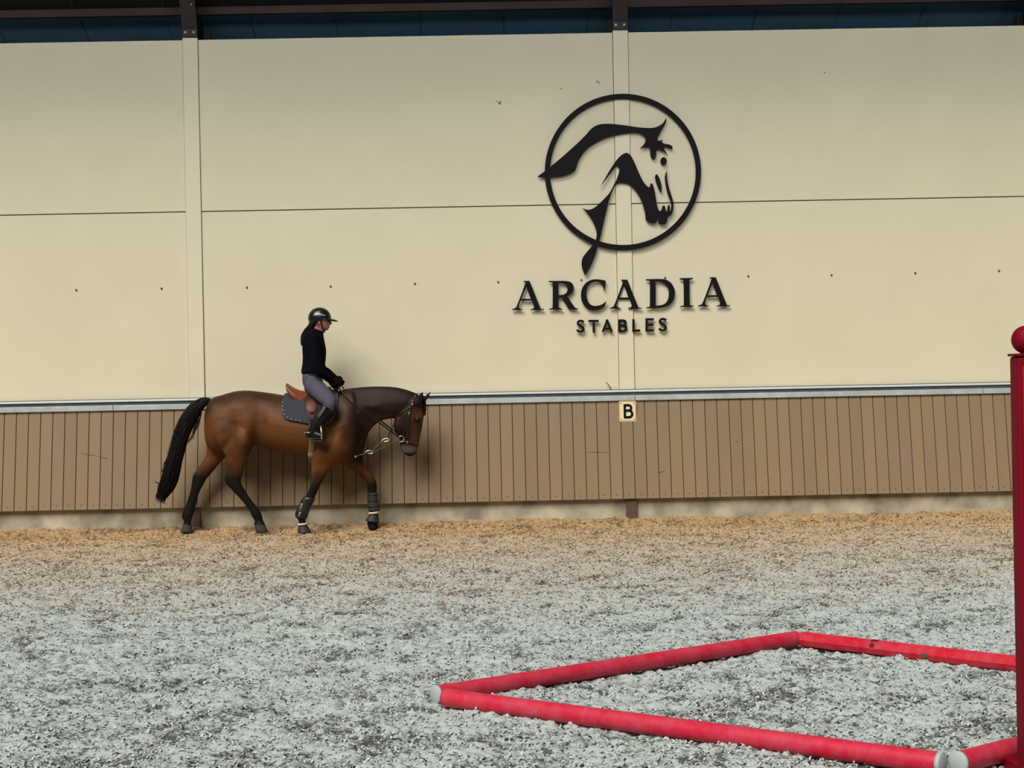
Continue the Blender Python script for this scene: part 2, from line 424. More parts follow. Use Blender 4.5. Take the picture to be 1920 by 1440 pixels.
mane = [(1007.5,331.3,1),(1021,321),(1032.5,312),(1056,292.5),(1080,271),(1097.5,253.8),(1107.5,242.5),(1116,236.3),(1126,233),(1140,232),(1156,233),(1179,236),(1198.6,238.9),(1218,239.9),(1227.8,238.9),(1237.5,235),(1244.3,229.2),(1249.2,220.4,1),
 (1248.7,229.2),(1243.3,239.9),(1237.5,249.6),(1232.6,259.3),(1234.6,263.7),(1240.4,262.7),(1243.8,261,1),(1241.4,266.1),(1246.2,269.5),(1255,271),(1260.8,274.9),(1260.6,279.3),(1257.9,278.7),(1252.1,276.3),(1245.8,275.6),(1245.3,278.7),(1248.2,284.6),(1253,291.4,1),
 (1245.3,284.6),(1237.5,281.2),(1232.2,280.7),(1230.7,283),(1229.9,292.4),(1227.8,297.7),(1224.9,299),(1221.5,295.8),(1219.5,289.4),(1219.2,279.7),(1217,276.5),(1210.3,276.3),(1200,278.3,1),(1206.4,271.5),(1210.3,265.1),(1210.3,259.3),(1206.4,254),(1198.6,250),(1188.9,249),(1179,249.9),(1164.6,252),(1152,254.4),(1137.5,258),(1122.5,265),(1107.5,273.8),(1097.5,282.5),(1090,292.5),(1083.8,303.8),(1080,316.3),(1075,322.5),(1065,327.5),(1050,331.3),(1031,333),(1018.8,333)]
jaw = [(1124.8,350.9,1),(1139.5,325.5),(1151.3,306.6),(1160.8,294.8),(1169,288.3),(1174.9,286.9),(1180.8,289.5),(1187.9,300.7),(1195,317.2),(1202,332.6),(1209.1,344.4),(1216.8,351.2),(1219.2,346.7),(1221,343.2),(1223.9,345.5),(1226.3,352.6),(1228.6,364.4),(1231.6,383.3),(1234.5,392.8),(1237.5,395.7),(1240.4,392.8),(1242.2,386.9),(1244.6,385.1),(1246.9,386.9),(1248.7,395.1),(1250.6,396.8),(1251.5,393),(1251.7,388),(1254,383.3),(1256.2,388),(1256.0,394.5),(1257,396.3),(1258.1,392.8),(1258.7,383.3),(1256.4,375),(1252.8,365.6),(1249.3,352.6),(1246.9,336.1),(1247.5,327.8),(1250.5,318.4,1),
 (1251,336.1),(1255.2,355),(1260.5,371.5),(1262.9,383.3),(1261.7,395.1),(1258.7,402.2),(1252.8,406.9),(1250.5,415.2),(1248.1,419.3),(1241,420.5),(1235.7,419.3),(1234.2,412.2),(1232.8,411.6),(1230.4,417),(1226.3,418.5),(1218.6,417.5),(1211.5,412.8),(1209.7,399.8),(1204.4,379.8),(1197.3,365.6),(1189.1,353.8),(1179.6,346.1),(1166.7,343.2),(1159.6,343.8),(1153.7,347.9),(1149,357.3),(1141.9,376.2),(1138.6,388.3),(1131.2,420.5),(1124.6,449.5),(1120.7,462.7),(1116.7,475.9),(1110.1,493),(1102.2,508.9),(1097.2,516.1,1),
 (1092.3,504.9),(1090.6,494.4),(1092.3,483.8),(1099.6,473.2),(1110.1,460.7),(1116.7,450.8),(1119,440.3),(1117.4,429.7),(1111.5,415.2),(1102.2,400.7),(1092.3,389.9,1),(1100.9,393.2),(1108.8,392.1),(1118,386.8),(1131.2,374.3),(1143.1,361.1),(1151,346.6),(1157.2,333.7),(1161.3,320.8),(1160.4,314.3),(1156.6,311.9),(1152.5,314.9),(1145.4,324.3),(1133.6,339.6)]
drop = [(1230.4,326.7),(1233.9,329),(1238.1,338.5),(1240.8,352.6),(1239.3,362.1,1),(1235.1,353.8),(1229.8,339.6),(1228.4,331.4)]
def ell(cx, cy, rx, ry, n=32): return [(cx+rx*math.cos(t), cy+ry*math.sin(t)) for t in np.linspace(0, 2*math.pi, n, endpoint=False)]
emb = empty('horse_head_emblem', P(1168, 322, EY), 'large black emblem of a horse head inside a ring, mounted on the cream wall', 'emblem')
TH = .02
mesh_obj('ring', *fill_poly(ell(1168, 322.5, 146.5, 146.8, 120), [ell(1168, 322.5, 136.7, 136.8, 120)], EY, TH), M['black_sign'], emb)
mesh_obj('mane_shape', *fill_poly(smooth_ring(mane), (), EY-.001, TH), M['black_sign'], emb)
mesh_obj('jaw_and_neck_shape', *fill_poly(smooth_ring(jaw), (), EY-.0015, TH), M['black_sign'], emb)
mesh_obj('cheek_shape', *fill_poly(smooth_ring(drop), (), EY-.001, TH), M['black_sign'], emb)
mesh_obj('eye_dot', *fill_poly(ell(1244.3, 302.1, 6, 7.4), (), EY-.001, TH), M['black_sign'], emb)
LY = 19.95
def r5(q): return [(950+p[0]/8.727, 505+p[1]/8.727) + tuple(p[2:]) for p in q]
def r6(q): return [(1160+p[0]/8.727, 505+p[1]/8.727) + tuple(p[2:]) for p in q]
A_out = r5([(272,190,1),(375,190,1),(545,615),(575,645),(610,651,1),(610,666,1),(392,666,1),(392,652,1),(435,640),(445,605),(415,512,1),(227,512,1),(203,590),(200,625),(225,647),(262,653,1),(262,666,1),(88,666,1),(88,652,1),(130,636),(168,590),(298,245),(285,210)])
A_hole = r5([(322,285,1),(395,482,1),(242,482,1)])
def sh(q, dx, dy): return [(p[0]+dx, p[1]+dy)+tuple(p[2:]) for p in q]
R_out = r5([(687,190,1),(930,188,1),(1035,203),(1088,255),(1098,315),(1080,372),(1040,412),(990,440,1),(1100,600),(1130,630),(1166,642,1),(1166,658,1),(1022,658,1),(905,466,1),(848,466,1),(848,600),(865,632),(912,646,1),(912,660,1),(695,660,1),(695,646,1),(735,632),(752,600),(752,250),(735,215),(687,205,1)])
R_hole = r5([(845,232,1),(910,232),(970,253),(995,310),(985,370),(940,408),(880,420),(845,422,1)])
C_out = r5([(1625,187,1),(1598,368,1),(1580,290),(1540,225),(1470,203),(1390,222),(1330,280),(1305,370),(1310,460),(1345,545),(1400,590),(1470,598),(1550,578),(1600,545),(1638,518,1),(1600,605),(1540,648),(1450,670),(1350,655),(1270,590),(1225,500),(1218,390),(1245,290),(1310,210),(1390,172),(1470,162),(1560,172)])
D_out = r6([(445,162,1),(640,157,1),(760,165),(860,225),(915,330),(918,420),(880,530),(800,600),(700,630),(600,635),(452,638,1),(452,622,1),(495,612),(512,580),(512,220),(495,190),(445,178,1)])
D_hole = r6([(605,202,1),(690,207),(770,250),(815,330),(822,420),(800,510),(745,568),(670,590),(605,594,1)])
I_out = r6([(1000,144,1),(1218,139,1),(1218,156,1),(1175,172),(1160,200),(1165,560),(1180,585),(1225,598,1),(1225,613,1),(1005,618,1),(1005,604,1),(1050,590),(1068,565),(1063,205),(1045,175),(1000,160,1)])
big = [(A_out, [A_hole], 'first letter A of the large black serif word on the wall'),
       (R_out, [R_hole], 'letter R of the large black serif word on the wall'),
       (C_out, [], 'letter C of the large black serif word on the wall'),
       (sh(A_out, 183.3, -2.5), [sh(A_hole, 183.3, -2.5)], 'middle letter A of the large black serif word on the wall'),
       (D_out, [D_hole], 'letter D of the large black serif word on the wall'),
       (I_out, [], 'letter I of the large black serif word on the wall'),
       (sh(A_out, 349.2, -6.9), [sh(A_hole, 349.2, -6.9)], 'last letter A of the large black serif word on the wall')]
for out, holes, lab in big:
    o = mesh_obj('sign_letter', *fill_poly(smooth_ring(out, 5), [smooth_ring(h, 5) for h in holes], LY, .02), M['black_sign'])
    tag(o, lab, 'letter', 'large black letters under the emblem')
def stroke(pts, w, Y=LY, th=.02, sm=True):
    q = [np.array(p, float) for p in pts]
    if sm and len(q) > 2: q = spline(q, 5)
    L, R_ = [], []
    for i, p in enumerate(q):
        t = q[min(i+1, len(q)-1)]-q[max(i-1, 0)]; t = t/np.linalg.norm(t); n = np.array([-t[1], t[0]])*w/2
        L.append(tuple(p+n)); R_.append(tuple(p-n))
    m = len(L); v = []
    for yy_ in (Y, Y+th):
        v += [P(a, b, Y)+np.array([0, yy_-Y, 0]) for a, b in L]+[P(a, b, Y)+np.array([0, yy_-Y, 0]) for a, b in R_]
    f = []
    for i in range(m-1):
        f.append((i, i+1, m+i+1, m+i)); f.append((2*m+i, 3*m+i, 3*m+i+1, 2*m+i+1))
        f.append((i, 2*m+i, 2*m+i+1, i+1)); f.append((m+i, m+i+1, 3*m+i+1, 3*m+i))
    f += [(0, m, 3*m, 2*m), (m-1, 3*m-1, 4*m-1, 2*m-1)]
    return v, f
W = 4.3
S_c = r5([(1262,868),(1238,848),(1205,842),(1172,860),(1168,892),(1195,917),(1232,938),(1258,970),(1247,1004),(1212,1019),(1175,1010),(1150,988)])
small = [('first letter S', [(S_c, True)]),
         ('letter T', [(r5([(1340,845),(1507,845)]), False), (r5([(1425,845),(1425,1035)]), False)]),
         ('letter A', [(r5([(1572,1026),(1652,822)]), False), (r5([(1638,822),(1722,1026)]), False), (r5([(1600,972),(1700,972)]), False)]),
         ('letter B', [([(1161.6,598.8),(1161.6,622.6)], False), ([(1161.6,600.9),(1168.5,600.9),(1172.3,602.6),(1172.8,606.5),(1170,609.6),(1161.6,610.3)], True), ([(1161.6,610.3),(1169.5,610.3),(1173.6,612.8),(1174,617),(1170,620.2),(1161.6,620.5)], True)]),
         ('letter L', [(r6([(243,815),(243,1022)]), False), (r6([(243,1003),(355,1001)]), False)]),
         ('letter E', [(r6([(458,800),(458,1018)]), False), (r6([(458,820),(576,817)]), False), (r6([(458,908),(570,906)]), False), (r6([(458,1000),(578,998)]), False)]),
         ('last letter S', [(r6([(778,836),(752,817),(715,812),(682,830),(678,865),(708,890),(748,910),(772,945),(760,982),(725,999),(690,990),(662,968)]), True)])]
for w, strokes in small:
    mb = MB()
    for i, (pts_, sm) in enumerate(strokes): mb.add(*stroke(pts_, W, LY-.0004*i, .02, sm))
    o = mb.build('sign_letter', M['black_sign']); fix_normals(o)
    tag(o, w + ' of the small black sans word below the big word', 'letter', 'small black letters under the big word')
# letter plate on the kickboard
PY = 19.885
cx = P(1177, 772, PY)
pe = empty('letter_plate', cx, 'cream dressage plate with a black letter B on the kickboard', 'sign')
rr = lambda x0, y0, x1, y1, r: [(x0+r+r*math.cos(a)*(-1 if q in (0, 3) else 1)*0 + 0, 0) for q, a in ()] 
def rrect(x0, y0, x1, y1, r, n=5):
    out = []
    for (cx_, cy_, a0) in ((x1-r, y0+r, -90), (x1-r, y1-r, 0), (x0+r, y1-r, 90), (x0+r, y0+r, 180)):
        for k in range(n+1):
            a = math.radians(a0+90*k/n); out.append((cx_+r*math.cos(a), cy_+r*math.sin(a)))
    return out
def skew(q): return [(x+(y-771)*.02, y-(x-1177)*.019) for x, y in q]
mesh_obj('backing', *fill_poly(skew(rrect(1160.2, 751.6, 1193.2, 790.8, 2.5)), (), PY, .008), M['plate_edge'], pe)
mesh_obj('face', *fill_poly(skew(rrect(1162.4, 753.8, 1191.0, 788.4, 1.5)), (), PY-.003, .004), M['plate'], pe)
Bp = MB()
for i, (pts_, sm) in enumerate([([(1171.5,757.6),(1171.5,784.2)], False), ([(1171.5,759.8),(1179,759.8),(1183,762.3),(1183.2,766.8),(1180,769.5),(1171.5,770)], True), ([(1171.5,770),(1180.5,770),(1184.6,773.2),(1184.8,778.6),(1180.6,782),(1171.5,782.1)], True)]):
    Bp.add(*stroke(skew(pts_), 4.4, PY-.008-.0004*i, .006, sm))
fix_normals(Bp.build('letter', M['black_sign'], pe))
for (sx, sy) in ((1164.6, 756), (1188.8, 755.6), (1165, 786), (1189.2, 785.6)):
    c = P(*skew([(sx, sy)])[0], PY-.004)
    mesh_obj('screw', *sphere(c, (.006, .003, .006), 10, 6), M['screw'], pe, True)
# ================================================================== riding surface
def vnoise(x, y, seed=0):
    xi = np.floor(x).astype(np.int64); yi = np.floor(y).astype(np.int64); fx = x-xi; fy = y-yi
    fx = fx*fx*(3-2*fx); fy = fy*fy*(3-2*fy)
    def h(a, b):
        n = (a*374761393+b*668265263+seed*1442695041) & 0x7fffffff
        n = ((n ^ (n >> 13))*1274126177) & 0x7fffffff
        return ((n ^ (n >> 16)) & 0xffff)/65535.0
    return (h(xi, yi)*(1-fx)+h(xi+1, yi)*fx)*(1-fy)+(h(xi, yi+1)*(1-fx)+h(xi+1, yi+1)*fx)*fy
def ground_fine(x, y):
    return (vnoise(x*24, y*24, 4)-.5)*1.3+(vnoise(x*47, y*47, 5)-.5)*.8
def ground_h(x, y):
    big = (vnoise(x*1.1, y*1.1, 1)-.5)*.030+(vnoise(x*3.1+5, y*3.1, 2)-.5)*.022
    mid = (vnoise(x*9, y*9+3, 3)-.5)*.024
    fine = ground_fine(x, y)*.022
    bank = np.clip((y-19.42)/.42, 0, 1)**1.2*.07
    track = -.012*np.exp(-((y-19.3)/.3)**2)
    return big*.75+mid+fine+bank+track-.012
def ground_material():
    m = bpy.data.materials.new('riding_surface'); m.use_nodes = True; nt = m.node_tree; L = nt.links; N = nt.nodes
    b = N['Principled BSDF']; b.inputs['Roughness'].default_value = .95; b.inputs['Specular IOR Level'].default_value = .1
    tc = N.new('ShaderNodeTexCoord')
    def noise(scale, detail=4, rough=.6, dist=0.0, w=None):
        n = N.new('ShaderNodeTexNoise'); n.inputs['Scale'].default_value = scale; n.inputs['Detail'].default_value = detail
        n.inputs['Roughness'].default_value = rough; n.inputs['Distortion'].default_value = dist
        L.new((w or tc.outputs['Object']), n.inputs['Vector']); return n.outputs['Fac']
    def rng_(v, a, c, lo, hi):
        r = N.new('ShaderNodeMapRange'); r.inputs['From Min'].default_value = a; r.inputs['From Max'].default_value = c
        r.inputs['To Min'].default_value = lo; r.inputs['To Max'].default_value = hi; L.new(v, r.inputs['Value']); return r.outputs['Result']
    def mix(fac, A, B):
        x = N.new('ShaderNodeMix'); x.data_type = 'RGBA'
        if isinstance(A, tuple): x.inputs['A'].default_value = (*A, 1)
        else: L.new(A, x.inputs['A'])
        if isinstance(B, tuple): x.inputs['B'].default_value = (*B, 1)
        else: L.new(B, x.inputs['B'])
        L.new(fac, x.inputs['Factor']); return x.outputs['Result']
    def op(o, a, c):
        x = N.new('ShaderNodeMath'); x.operation = o
        for i, q in enumerate((a, c)):
            if isinstance(q, (int, float)): x.inputs[i].default_value = q
            else: L.new(q, x.inputs[i])
        return x.outputs['Value']
    sep = N.new('ShaderNodeSeparateXYZ'); L.new(tc.outputs['Object'], sep.inputs['Vector'])
    ywob = op('ADD', sep.outputs['Y'], rng_(noise(1.3, 4), .25, .75, -1.1, 1.1))
    brown = rng_(ywob, 12.2, 17.6, 0.0, 1.0)
    ochre = rng_(ywob, 17.6, 19.4, 0.0, 1.0)
    felt = mix(ochre, mix(brown, srgb(169, 176, 174), srgb(170, 154, 132)), srgb(168, 138, 100))
    soil = mix(brown, srgb(78, 79, 74), srgb(104, 85, 62))
    patches = rng_(noise(2.3, 5), .35, .68, -.11, .13)
    near = rng_(ywob, 7.0, 10.5, .035, 0.0)
    patches = op('ADD', patches, near)
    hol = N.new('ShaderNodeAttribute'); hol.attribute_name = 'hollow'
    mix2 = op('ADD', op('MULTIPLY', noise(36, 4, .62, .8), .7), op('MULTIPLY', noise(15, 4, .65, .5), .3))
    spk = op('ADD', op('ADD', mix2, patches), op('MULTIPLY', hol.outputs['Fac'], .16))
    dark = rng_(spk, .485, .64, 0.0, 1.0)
    base = mix(dark, felt, soil)
    light = rng_(noise(60, 2, .5, .3), .62, .72, 0.0, .55)
    base = mix(light, base, mix(brown, srgb(205, 210, 208), srgb(200, 184, 158)))
    L.new(base, b.inputs['Base Color'])
    bp = N.new('ShaderNodeBump'); bp.inputs['Strength'].default_value = .9; bp.inputs['Distance'].default_value = .012
    L.new(op('SUBTRACT', 1.0, spk), bp.inputs['Height']); L.new(bp.outputs['Normal'], b.inputs['Normal'])
    return m
M['ground'] = ground_material()
def grid_mesh(name, xs, ys, m):
    X, Y = np.meshgrid(xs, ys); Z = ground_h(X, Y)
    nx, ny = len(xs), len(ys); co = np.stack([X, Y, Z], -1).reshape(-1, 3).astype(np.float32)
    i = np.arange(nx-1)[None, :]+nx*np.arange(ny-1)[:, None]
    q = np.stack([i, i+1, i+nx+1, i+nx], -1).reshape(-1).astype(np.int32)
    me = bpy.data.meshes.new(name); me.vertices.add(len(co)); me.vertices.foreach_set('co', co.ravel())
    nf = (nx-1)*(ny-1); me.loops.add(nf*4); me.loops.foreach_set('vertex_index', q)
    me.polygons.add(nf); me.polygons.foreach_set('loop_start', np.arange(0, nf*4, 4, dtype=np.int32))
    me.polygons.foreach_set('use_smooth', np.ones(nf, bool)); me.update(calc_edges=True); me.validate()
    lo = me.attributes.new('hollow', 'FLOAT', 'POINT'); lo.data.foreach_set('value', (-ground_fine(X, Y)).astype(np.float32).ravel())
    me.materials.append(m); o = bpy.data.objects.new(name, me); COL.objects.link(o); return o
ys_ = [5.4]
while ys_[-1] < 19.9: ys_.append(ys_[-1]+.010+.016*max(0, ys_[-1]-6.4)/13.5)
floor = grid_mesh('floor', np.arange(-7.4, 7.5, .0165), np.array(ys_), M['ground']); tag(floor, kind='structure')
o = MB().box((-14, -6, -.5), (14, 22, -.06)).build('floor_base', M['ground']); tag(o, kind='structure')
# scraps of felt mixed into the surface: small bent strips, far too many to count
def flakes(name, n, mat_, size, yr, seed, bias=1.3):
    g = np.random.default_rng(seed)
    y = yr[0]+(yr[1]-yr[0])*g.random(n)**bias; x = (g.random(n)*2-1)*(2.4*y/7.4+.5)+.08; z = ground_h(x, y)
    keep = ~((np.abs(x-pc0[0]) < .12) & (np.abs(y-7.0) < .12)); x, y, z = x[keep], y[keep], z[keep]; n = len(x)
    L_ = size*(.45+1.1*g.random(n)); w = L_*(.28+.4*g.random(n)); an = g.random(n)*6.283; tw = (g.random(n)-.5)*1.2; lift = L_*(.12+.5*g.random(n)); end = .25+.5*g.random(n)
    co = np.zeros((n, 8, 3))
    for k, (s, h, ww) in enumerate(((-.5, 0.0, .5), (-.17, .8, 1.0), (.2, 1.0, .9), (.5, None, .45))):
        for j, d in enumerate((-.5, .5)):
            hh = end if h is None else h
            lx = s*L_; ly = d*w*ww
            co[:, k*2+j, 0] = x+np.cos(an)*lx-np.sin(an)*ly; co[:, k*2+j, 1] = y+np.sin(an)*lx+np.cos(an)*ly; co[:, k*2+j, 2] = z+hh*lift-.001+d*tw*w
    base = (np.arange(n)*8)[:, None, None]; q = np.array([[0, 2, 3, 1], [2, 4, 5, 3], [4, 6, 7, 5]])[None]
    idx = (base+q).reshape(-1).astype(np.int32); nf = n*3
    me = bpy.data.meshes.new(name); me.vertices.add(n*8); me.vertices.foreach_set('co', co.astype(np.float32).ravel())
    me.loops.add(nf*4); me.loops.foreach_set('vertex_index', idx); me.polygons.add(nf); me.polygons.foreach_set('loop_start', np.arange(0, nf*4, 4, dtype=np.int32))
    me.polygons.foreach_set('use_smooth', np.ones(nf, bool)); me.update(calc_edges=True)
    me.materials.append(mat_); o = bpy.data.objects.new(name, me); COL.objects.link(o); return o
pc0 = P(1923, 664, 7.0)
M['flake'] = mat('felt_scrap', srgb(178, 185, 184), .95, spec=.05)
M['clod'] = mat('dark_scrap', srgb(62, 62, 57), .95, spec=.05)
M['chip'] = mat('tan_scrap', srgb(192, 172, 142), .95, spec=.05)
M['chip_dark'] = mat('brown_scrap', srgb(98, 78, 56), .95, spec=.05)
tag(flakes('felt_scraps', 70000, M['flake'], .017, (6.0, 16.5), 3, 1.9), 'pale curled felt scraps scattered over the grey riding surface', 'felt scraps', None, 'stuff')
tag(flakes('dark_scraps', 20000, M['clod'], .015, (6.0, 16.5), 4, 1.9), 'dark damp scraps scattered through the grey riding surface', 'scraps', None, 'stuff')
tag(flakes('tan_scraps', 22000, M['chip'], .018, (11.5, 19.7), 5, .5), 'light tan chips on the brown track along the kickboard', 'chips', None, 'stuff')
tag(flakes('brown_scraps', 14000, M['chip_dark'], .018, (11.5, 19.7), 6, .5), 'dark brown chips on the brown track along the kickboard', 'chips', None, 'stuff')

# ================================================================== red poles and jump stand
def red_material(name, col):
    m = bpy.data.materials.new(name); m.use_nodes = True; nt = m.node_tree; L = nt.links; N = nt.nodes
    b = N['Principled BSDF']; b.inputs['Roughness'].default_value = .5; b.inputs['Specular IOR Level'].default_value = .35
    tc = N.new('ShaderNodeTexCoord')
    n = N.new('ShaderNodeTexNoise'); n.inputs['Scale'].default_value = 9; n.inputs['Detail'].default_value = 9; n.inputs['Roughness'].default_value = .7
    L.new(tc.outputs['Object'], n.inputs['Vector'])
    r = N.new('ShaderNodeMapRange'); r.inputs['From Min'].default_value = .38; r.inputs['From Max'].default_value = .75; r.inputs['To Max'].default_value = .6
    L.new(n.outputs['Fac'], r.inputs['Value'])
    mx = N.new('ShaderNodeMix'); mx.data_type = 'RGBA'; mx.inputs['A'].default_value = (*col, 1); mx.inputs['B'].default_value = (*srgb(190, 92, 108), 1)
    L.new(r.outputs['Result'], mx.inputs['Factor']); L.new(mx.outputs['Result'], b.inputs['Base Color'])
    return m
M['red'] = red_material('dusty_red', srgb(190, 22, 52))
M['red_clean'] = red_material('red_paint', srgb(190, 10, 36))
M['white_cap'] = mat('white_cap', srgb(168, 175, 175), .6)
M['post_red'] = mat('deep_red_paint', srgb(118, 4, 26), .6, spec=.12)
M['post_strip'] = mat('red_plastic_strip', srgb(165, 12, 44), .4)
PR = .047
def pole(a, b, label, caps=(0, 0), n=24, m='red', twist=0):
    a = np.array(a, float); b = np.array(b, float); d = (b-a)/np.linalg.norm(b-a)
    e = empty('ground_pole', (a+b)/2-np.array([0, 0, PR]), label, 'pole', 'red poles laid out on the riding surface')
    pts_ = [a, a+d*.004, a+d*.014]+[a+(b-a)*t for t in np.linspace(.02, .98, 16)]+[b-d*.014, b-d*.004, b]
    rr_ = [PR*.80, PR*.95, PR]+[PR]*16+[PR, PR*.95, PR*.80]
    o = mesh_obj('shaft', *loft(frame_rings(pts_, rr_, n)), M[m], e, n > 12)
    if n > 12: pass
    for c, p, s in ((caps[0], a, -1), (caps[1], b, 1)):
        if c:
            q = p+d*s*.001
            mesh_obj('end_cap', *loft(frame_rings([q-d*s*.010, q+d*s*.006, q+d*s*.010], [PR*1.04, PR*1.04, PR*.93], 24)), M['white_cap'], e, True)
    return e
zc = .043
A1, B1 = G(818, 1302, zc), G(1494, 1197, zc)
A2, B2 = G(834, 1308, zc), G(1764, 1431, zc)
pole(A1, B1, 'round red pole with a white end cap, from left corner to far corner', (1, 0))
pole(A2, B2, 'long red pole across the front, its white cap at the near corner', (0, 1))
d2 = (B2-A2); A4 = G(1503, 1198, zc-.002); 
q4 = G(1905, 1245, zc-.002); d4 = (q4-A4)/np.linalg.norm(q4-A4)
B4 = A4+d4*np.linalg.norm(d2)
e4 = pole(A4, B4, 'faceted bright red pole at the far side, scuffed with dark marks', (0, 0), 8, 'red_clean')
for t, s in ((.30, .05),):
    pass
A3 = G(1797, 1430, zc); q3 = G(1905, 1402, zc); d3 = (q3-A3)/np.linalg.norm(q3-A3)
B3 = A3+d3*np.linalg.norm(B1-A1)
pole(A3, B3, 'red pole at the near right corner, its white cap turned to the camera', (1, 0))
# worn dark marks on the far pole
M['worn'] = mat('worn_mark', srgb(88, 10, 24), .6); M['mud'] = mat('mud_mark', srgb(96, 70, 58), .9)
def band(pole_a, dirv, t, w, th0, th1, m, parent):
    v = []; f = []; n = 8
    up = np.array([0, 0, 1.0]); side = np.cross(dirv, up); side /= np.linalg.norm(side)
    u = np.cross(side, dirv)
    for i in range(n+1):
        a = math.radians(th0+(th1-th0)*i/n)
        for k in (-.5, .5):
            c = pole_a+dirv*(t+k*w*(1-.5*abs(i/n-.5)))
            for r in (PR*.9, PR+.0008): v.append(c+(side*math.cos(a)+u*math.sin(a))*r)
    for i in range(n):
        b = i*4; f += [(b+1, b+3, b+7, b+5), (b, b+1, b+5, b+4), (b+3, b+2, b+6, b+7)]
    return fix_normals(mesh_obj('worn_mark', v, f, m, parent))
lt = np.linalg.norm(G(1645, 1213, zc)-A4); lt2 = np.linalg.norm(G(1738, 1226, zc)-A4)
band(A4, d4, lt, .05, 60, 100, M['worn'], e4); band(A4, d4, lt, .035, 10, 42, M['worn'], e4); band(A4, d4, lt2, .05, -25, 10, M['mud'], e4)
# jump stand
SY = 7.0
pc = P(1923, 664, SY); pz = pc[2]; xh = .052
se = empty('jump_stand', (pc[0], SY, 0), 'deep red jump stand post with a ball on top at the right edge', 'jump stand')
o = MB().box((pc[0]-xh, SY-xh, .02), (pc[0]+xh, SY+xh, pz-.008)).build('post', M['post_red'], se); bevel(o, .016, 4)
o = MB().box((pc[0]-xh-.006, SY-xh-.006, pz-.008), (pc[0]+xh+.006, SY+xh+.006, pz+.003)).build('cap_plate', M['post_red'], se); bevel(o, .003)
bc = P(1923, 637, SY)
mesh_obj('ball', *sphere(bc, .0575, 32, 20), M['post_red'], se, True)
mesh_obj('ball_neck', *tube([(pc[0], SY, pz), (pc[0], SY, bc[2]-.03)], .022, 14), M['post_red'], se, True)
a = P(1916.5, 686, SY-xh)
o = MB().box((a[0], SY-xh-.006, .35), (a[0]+.05, SY-xh, a[2])).build('hole_strip', M['post_strip'], se); bevel(o, .002)
for dx, dy in ((1, 0), (0, 1)):
    o = MB().box((pc[0]-.05*dx-.04*dy, SY-.3*dy-.04*dx, -.04), (pc[0]+.3*dx+.04*dy, SY+.3*dy+.04*dx, .035)).build('foot', M['post_red'], se); bevel(o, .008)
# ================================================================== the horse
YH = 19.385
def ring(T, B, w, yc=YH, n=28, ex=2.0, top=1.0):
    """cross-section between an upper/front and a lower/rear outline point, half-width w across"""
    a = P(*T, yc); b = P(*B, yc); c = (a+b)/2; h = (a-b)/2; out = []
    for q in np.linspace(0, 2*math.pi, n, endpoint=False):
        cs, sn = math.cos(q), math.sin(q)
        u = math.copysign(abs(cs)**(2/ex), cs); s = math.copysign(abs(sn)**(2/ex), sn)
        ww = w*(1.0-(1-top)*max(0.0, u))
        out.append(c+h*u+np.array([0, s*ww, 0]))
    return out
def resample(st, m):
    """smooth interpolation between stations (tuples of numbers)"""
    A = np.array([[*s[0], *s[1], *s[2:]] for s in st], float)
    return [((p[0], p[1]), (p[2], p[3]), *p[4:]) for p in spline(list(A), m)]
def body_loft(st, yc, m=4, n=28, ex=2.0):
    R_ = []
    for s in resample(st, m):
        w = max(s[2], .006); y = s[3] if len(s) > 3 else yc; top = s[4] if len(s) > 4 else 1.0
        R_.append(ring(s[0], s[1], w, y, n, ex, top))
    return loft(R_)
trunk = [((384.5,776),(384.5,806),.05,YH,1),((388,761),(387,832),.145,YH,.9),((398,746.5),(398,846),.21,YH,.85),((416,740.5),(416,848),.25,YH,.82),((440,733.8),(440,846),.268,YH,.8),((464,732),(465,838),.262,YH,.8),
 ((490,734.5),(490,838),.250,YH,.85),((515,738),(514,846),.28,YH,.85),((540,742),(540,852),.29,YH,.85),((565,744),(566,855.5),.29,YH,.8),((590,742),(590,858),.278,YH,.72),((612,738),(614,864),.255,YH,.6),((635,733),(640,868),.235,YH,.5),((653,731),(663,863),.205,YH,.55),((666,738),(677,852),.16,YH,.8),((677,776),(685,836),.09,YH,1)]
neck = [((604,738),(642,860),.17,YH,.5),((622,735),(668,858),.185,YH,.4),((642,730.5),(683,842),.17,YH,.36),((664,728.2),(688.5,817),.135,YH,.4),((690,726),(699,801),.112,YH,.45),((714,725.5),(714,789.5),.10,YH,.5),((736,726.5),(731,785.5),.092,YH,.55),((756,730.3),(744,783),.088,YH,.65),((772,735.8),(754,779),.08,YH,.8),((783,742),(768,772),.06,YH,.9)]
head = [((786,740.5),(770,745),.045,YH,1),((793,746),(757,757),.075,YH,.9),((797.5,758),(746,771),.088,YH,.85),((797,772),(740,786),.098,YH,.85),((794.5,783),(740.5,796),.10,YH,.9),((793,794),(743.5,806),.09,YH,.8),((791,805),(747.5,816),.072,YH,.75),((788.5,817),(750.5,826),.060,YH,.75),((786.5,828),(749.5,834),.056,YH,.8),((784.5,837),(750.5,841),.058,YH,.85),((782,846),(754.5,848),.055,YH,.9),((777,852.5),(760.5,852.5),.045,YH,1),((770.5,856),(764.5,855.5),.02,YH,1)]
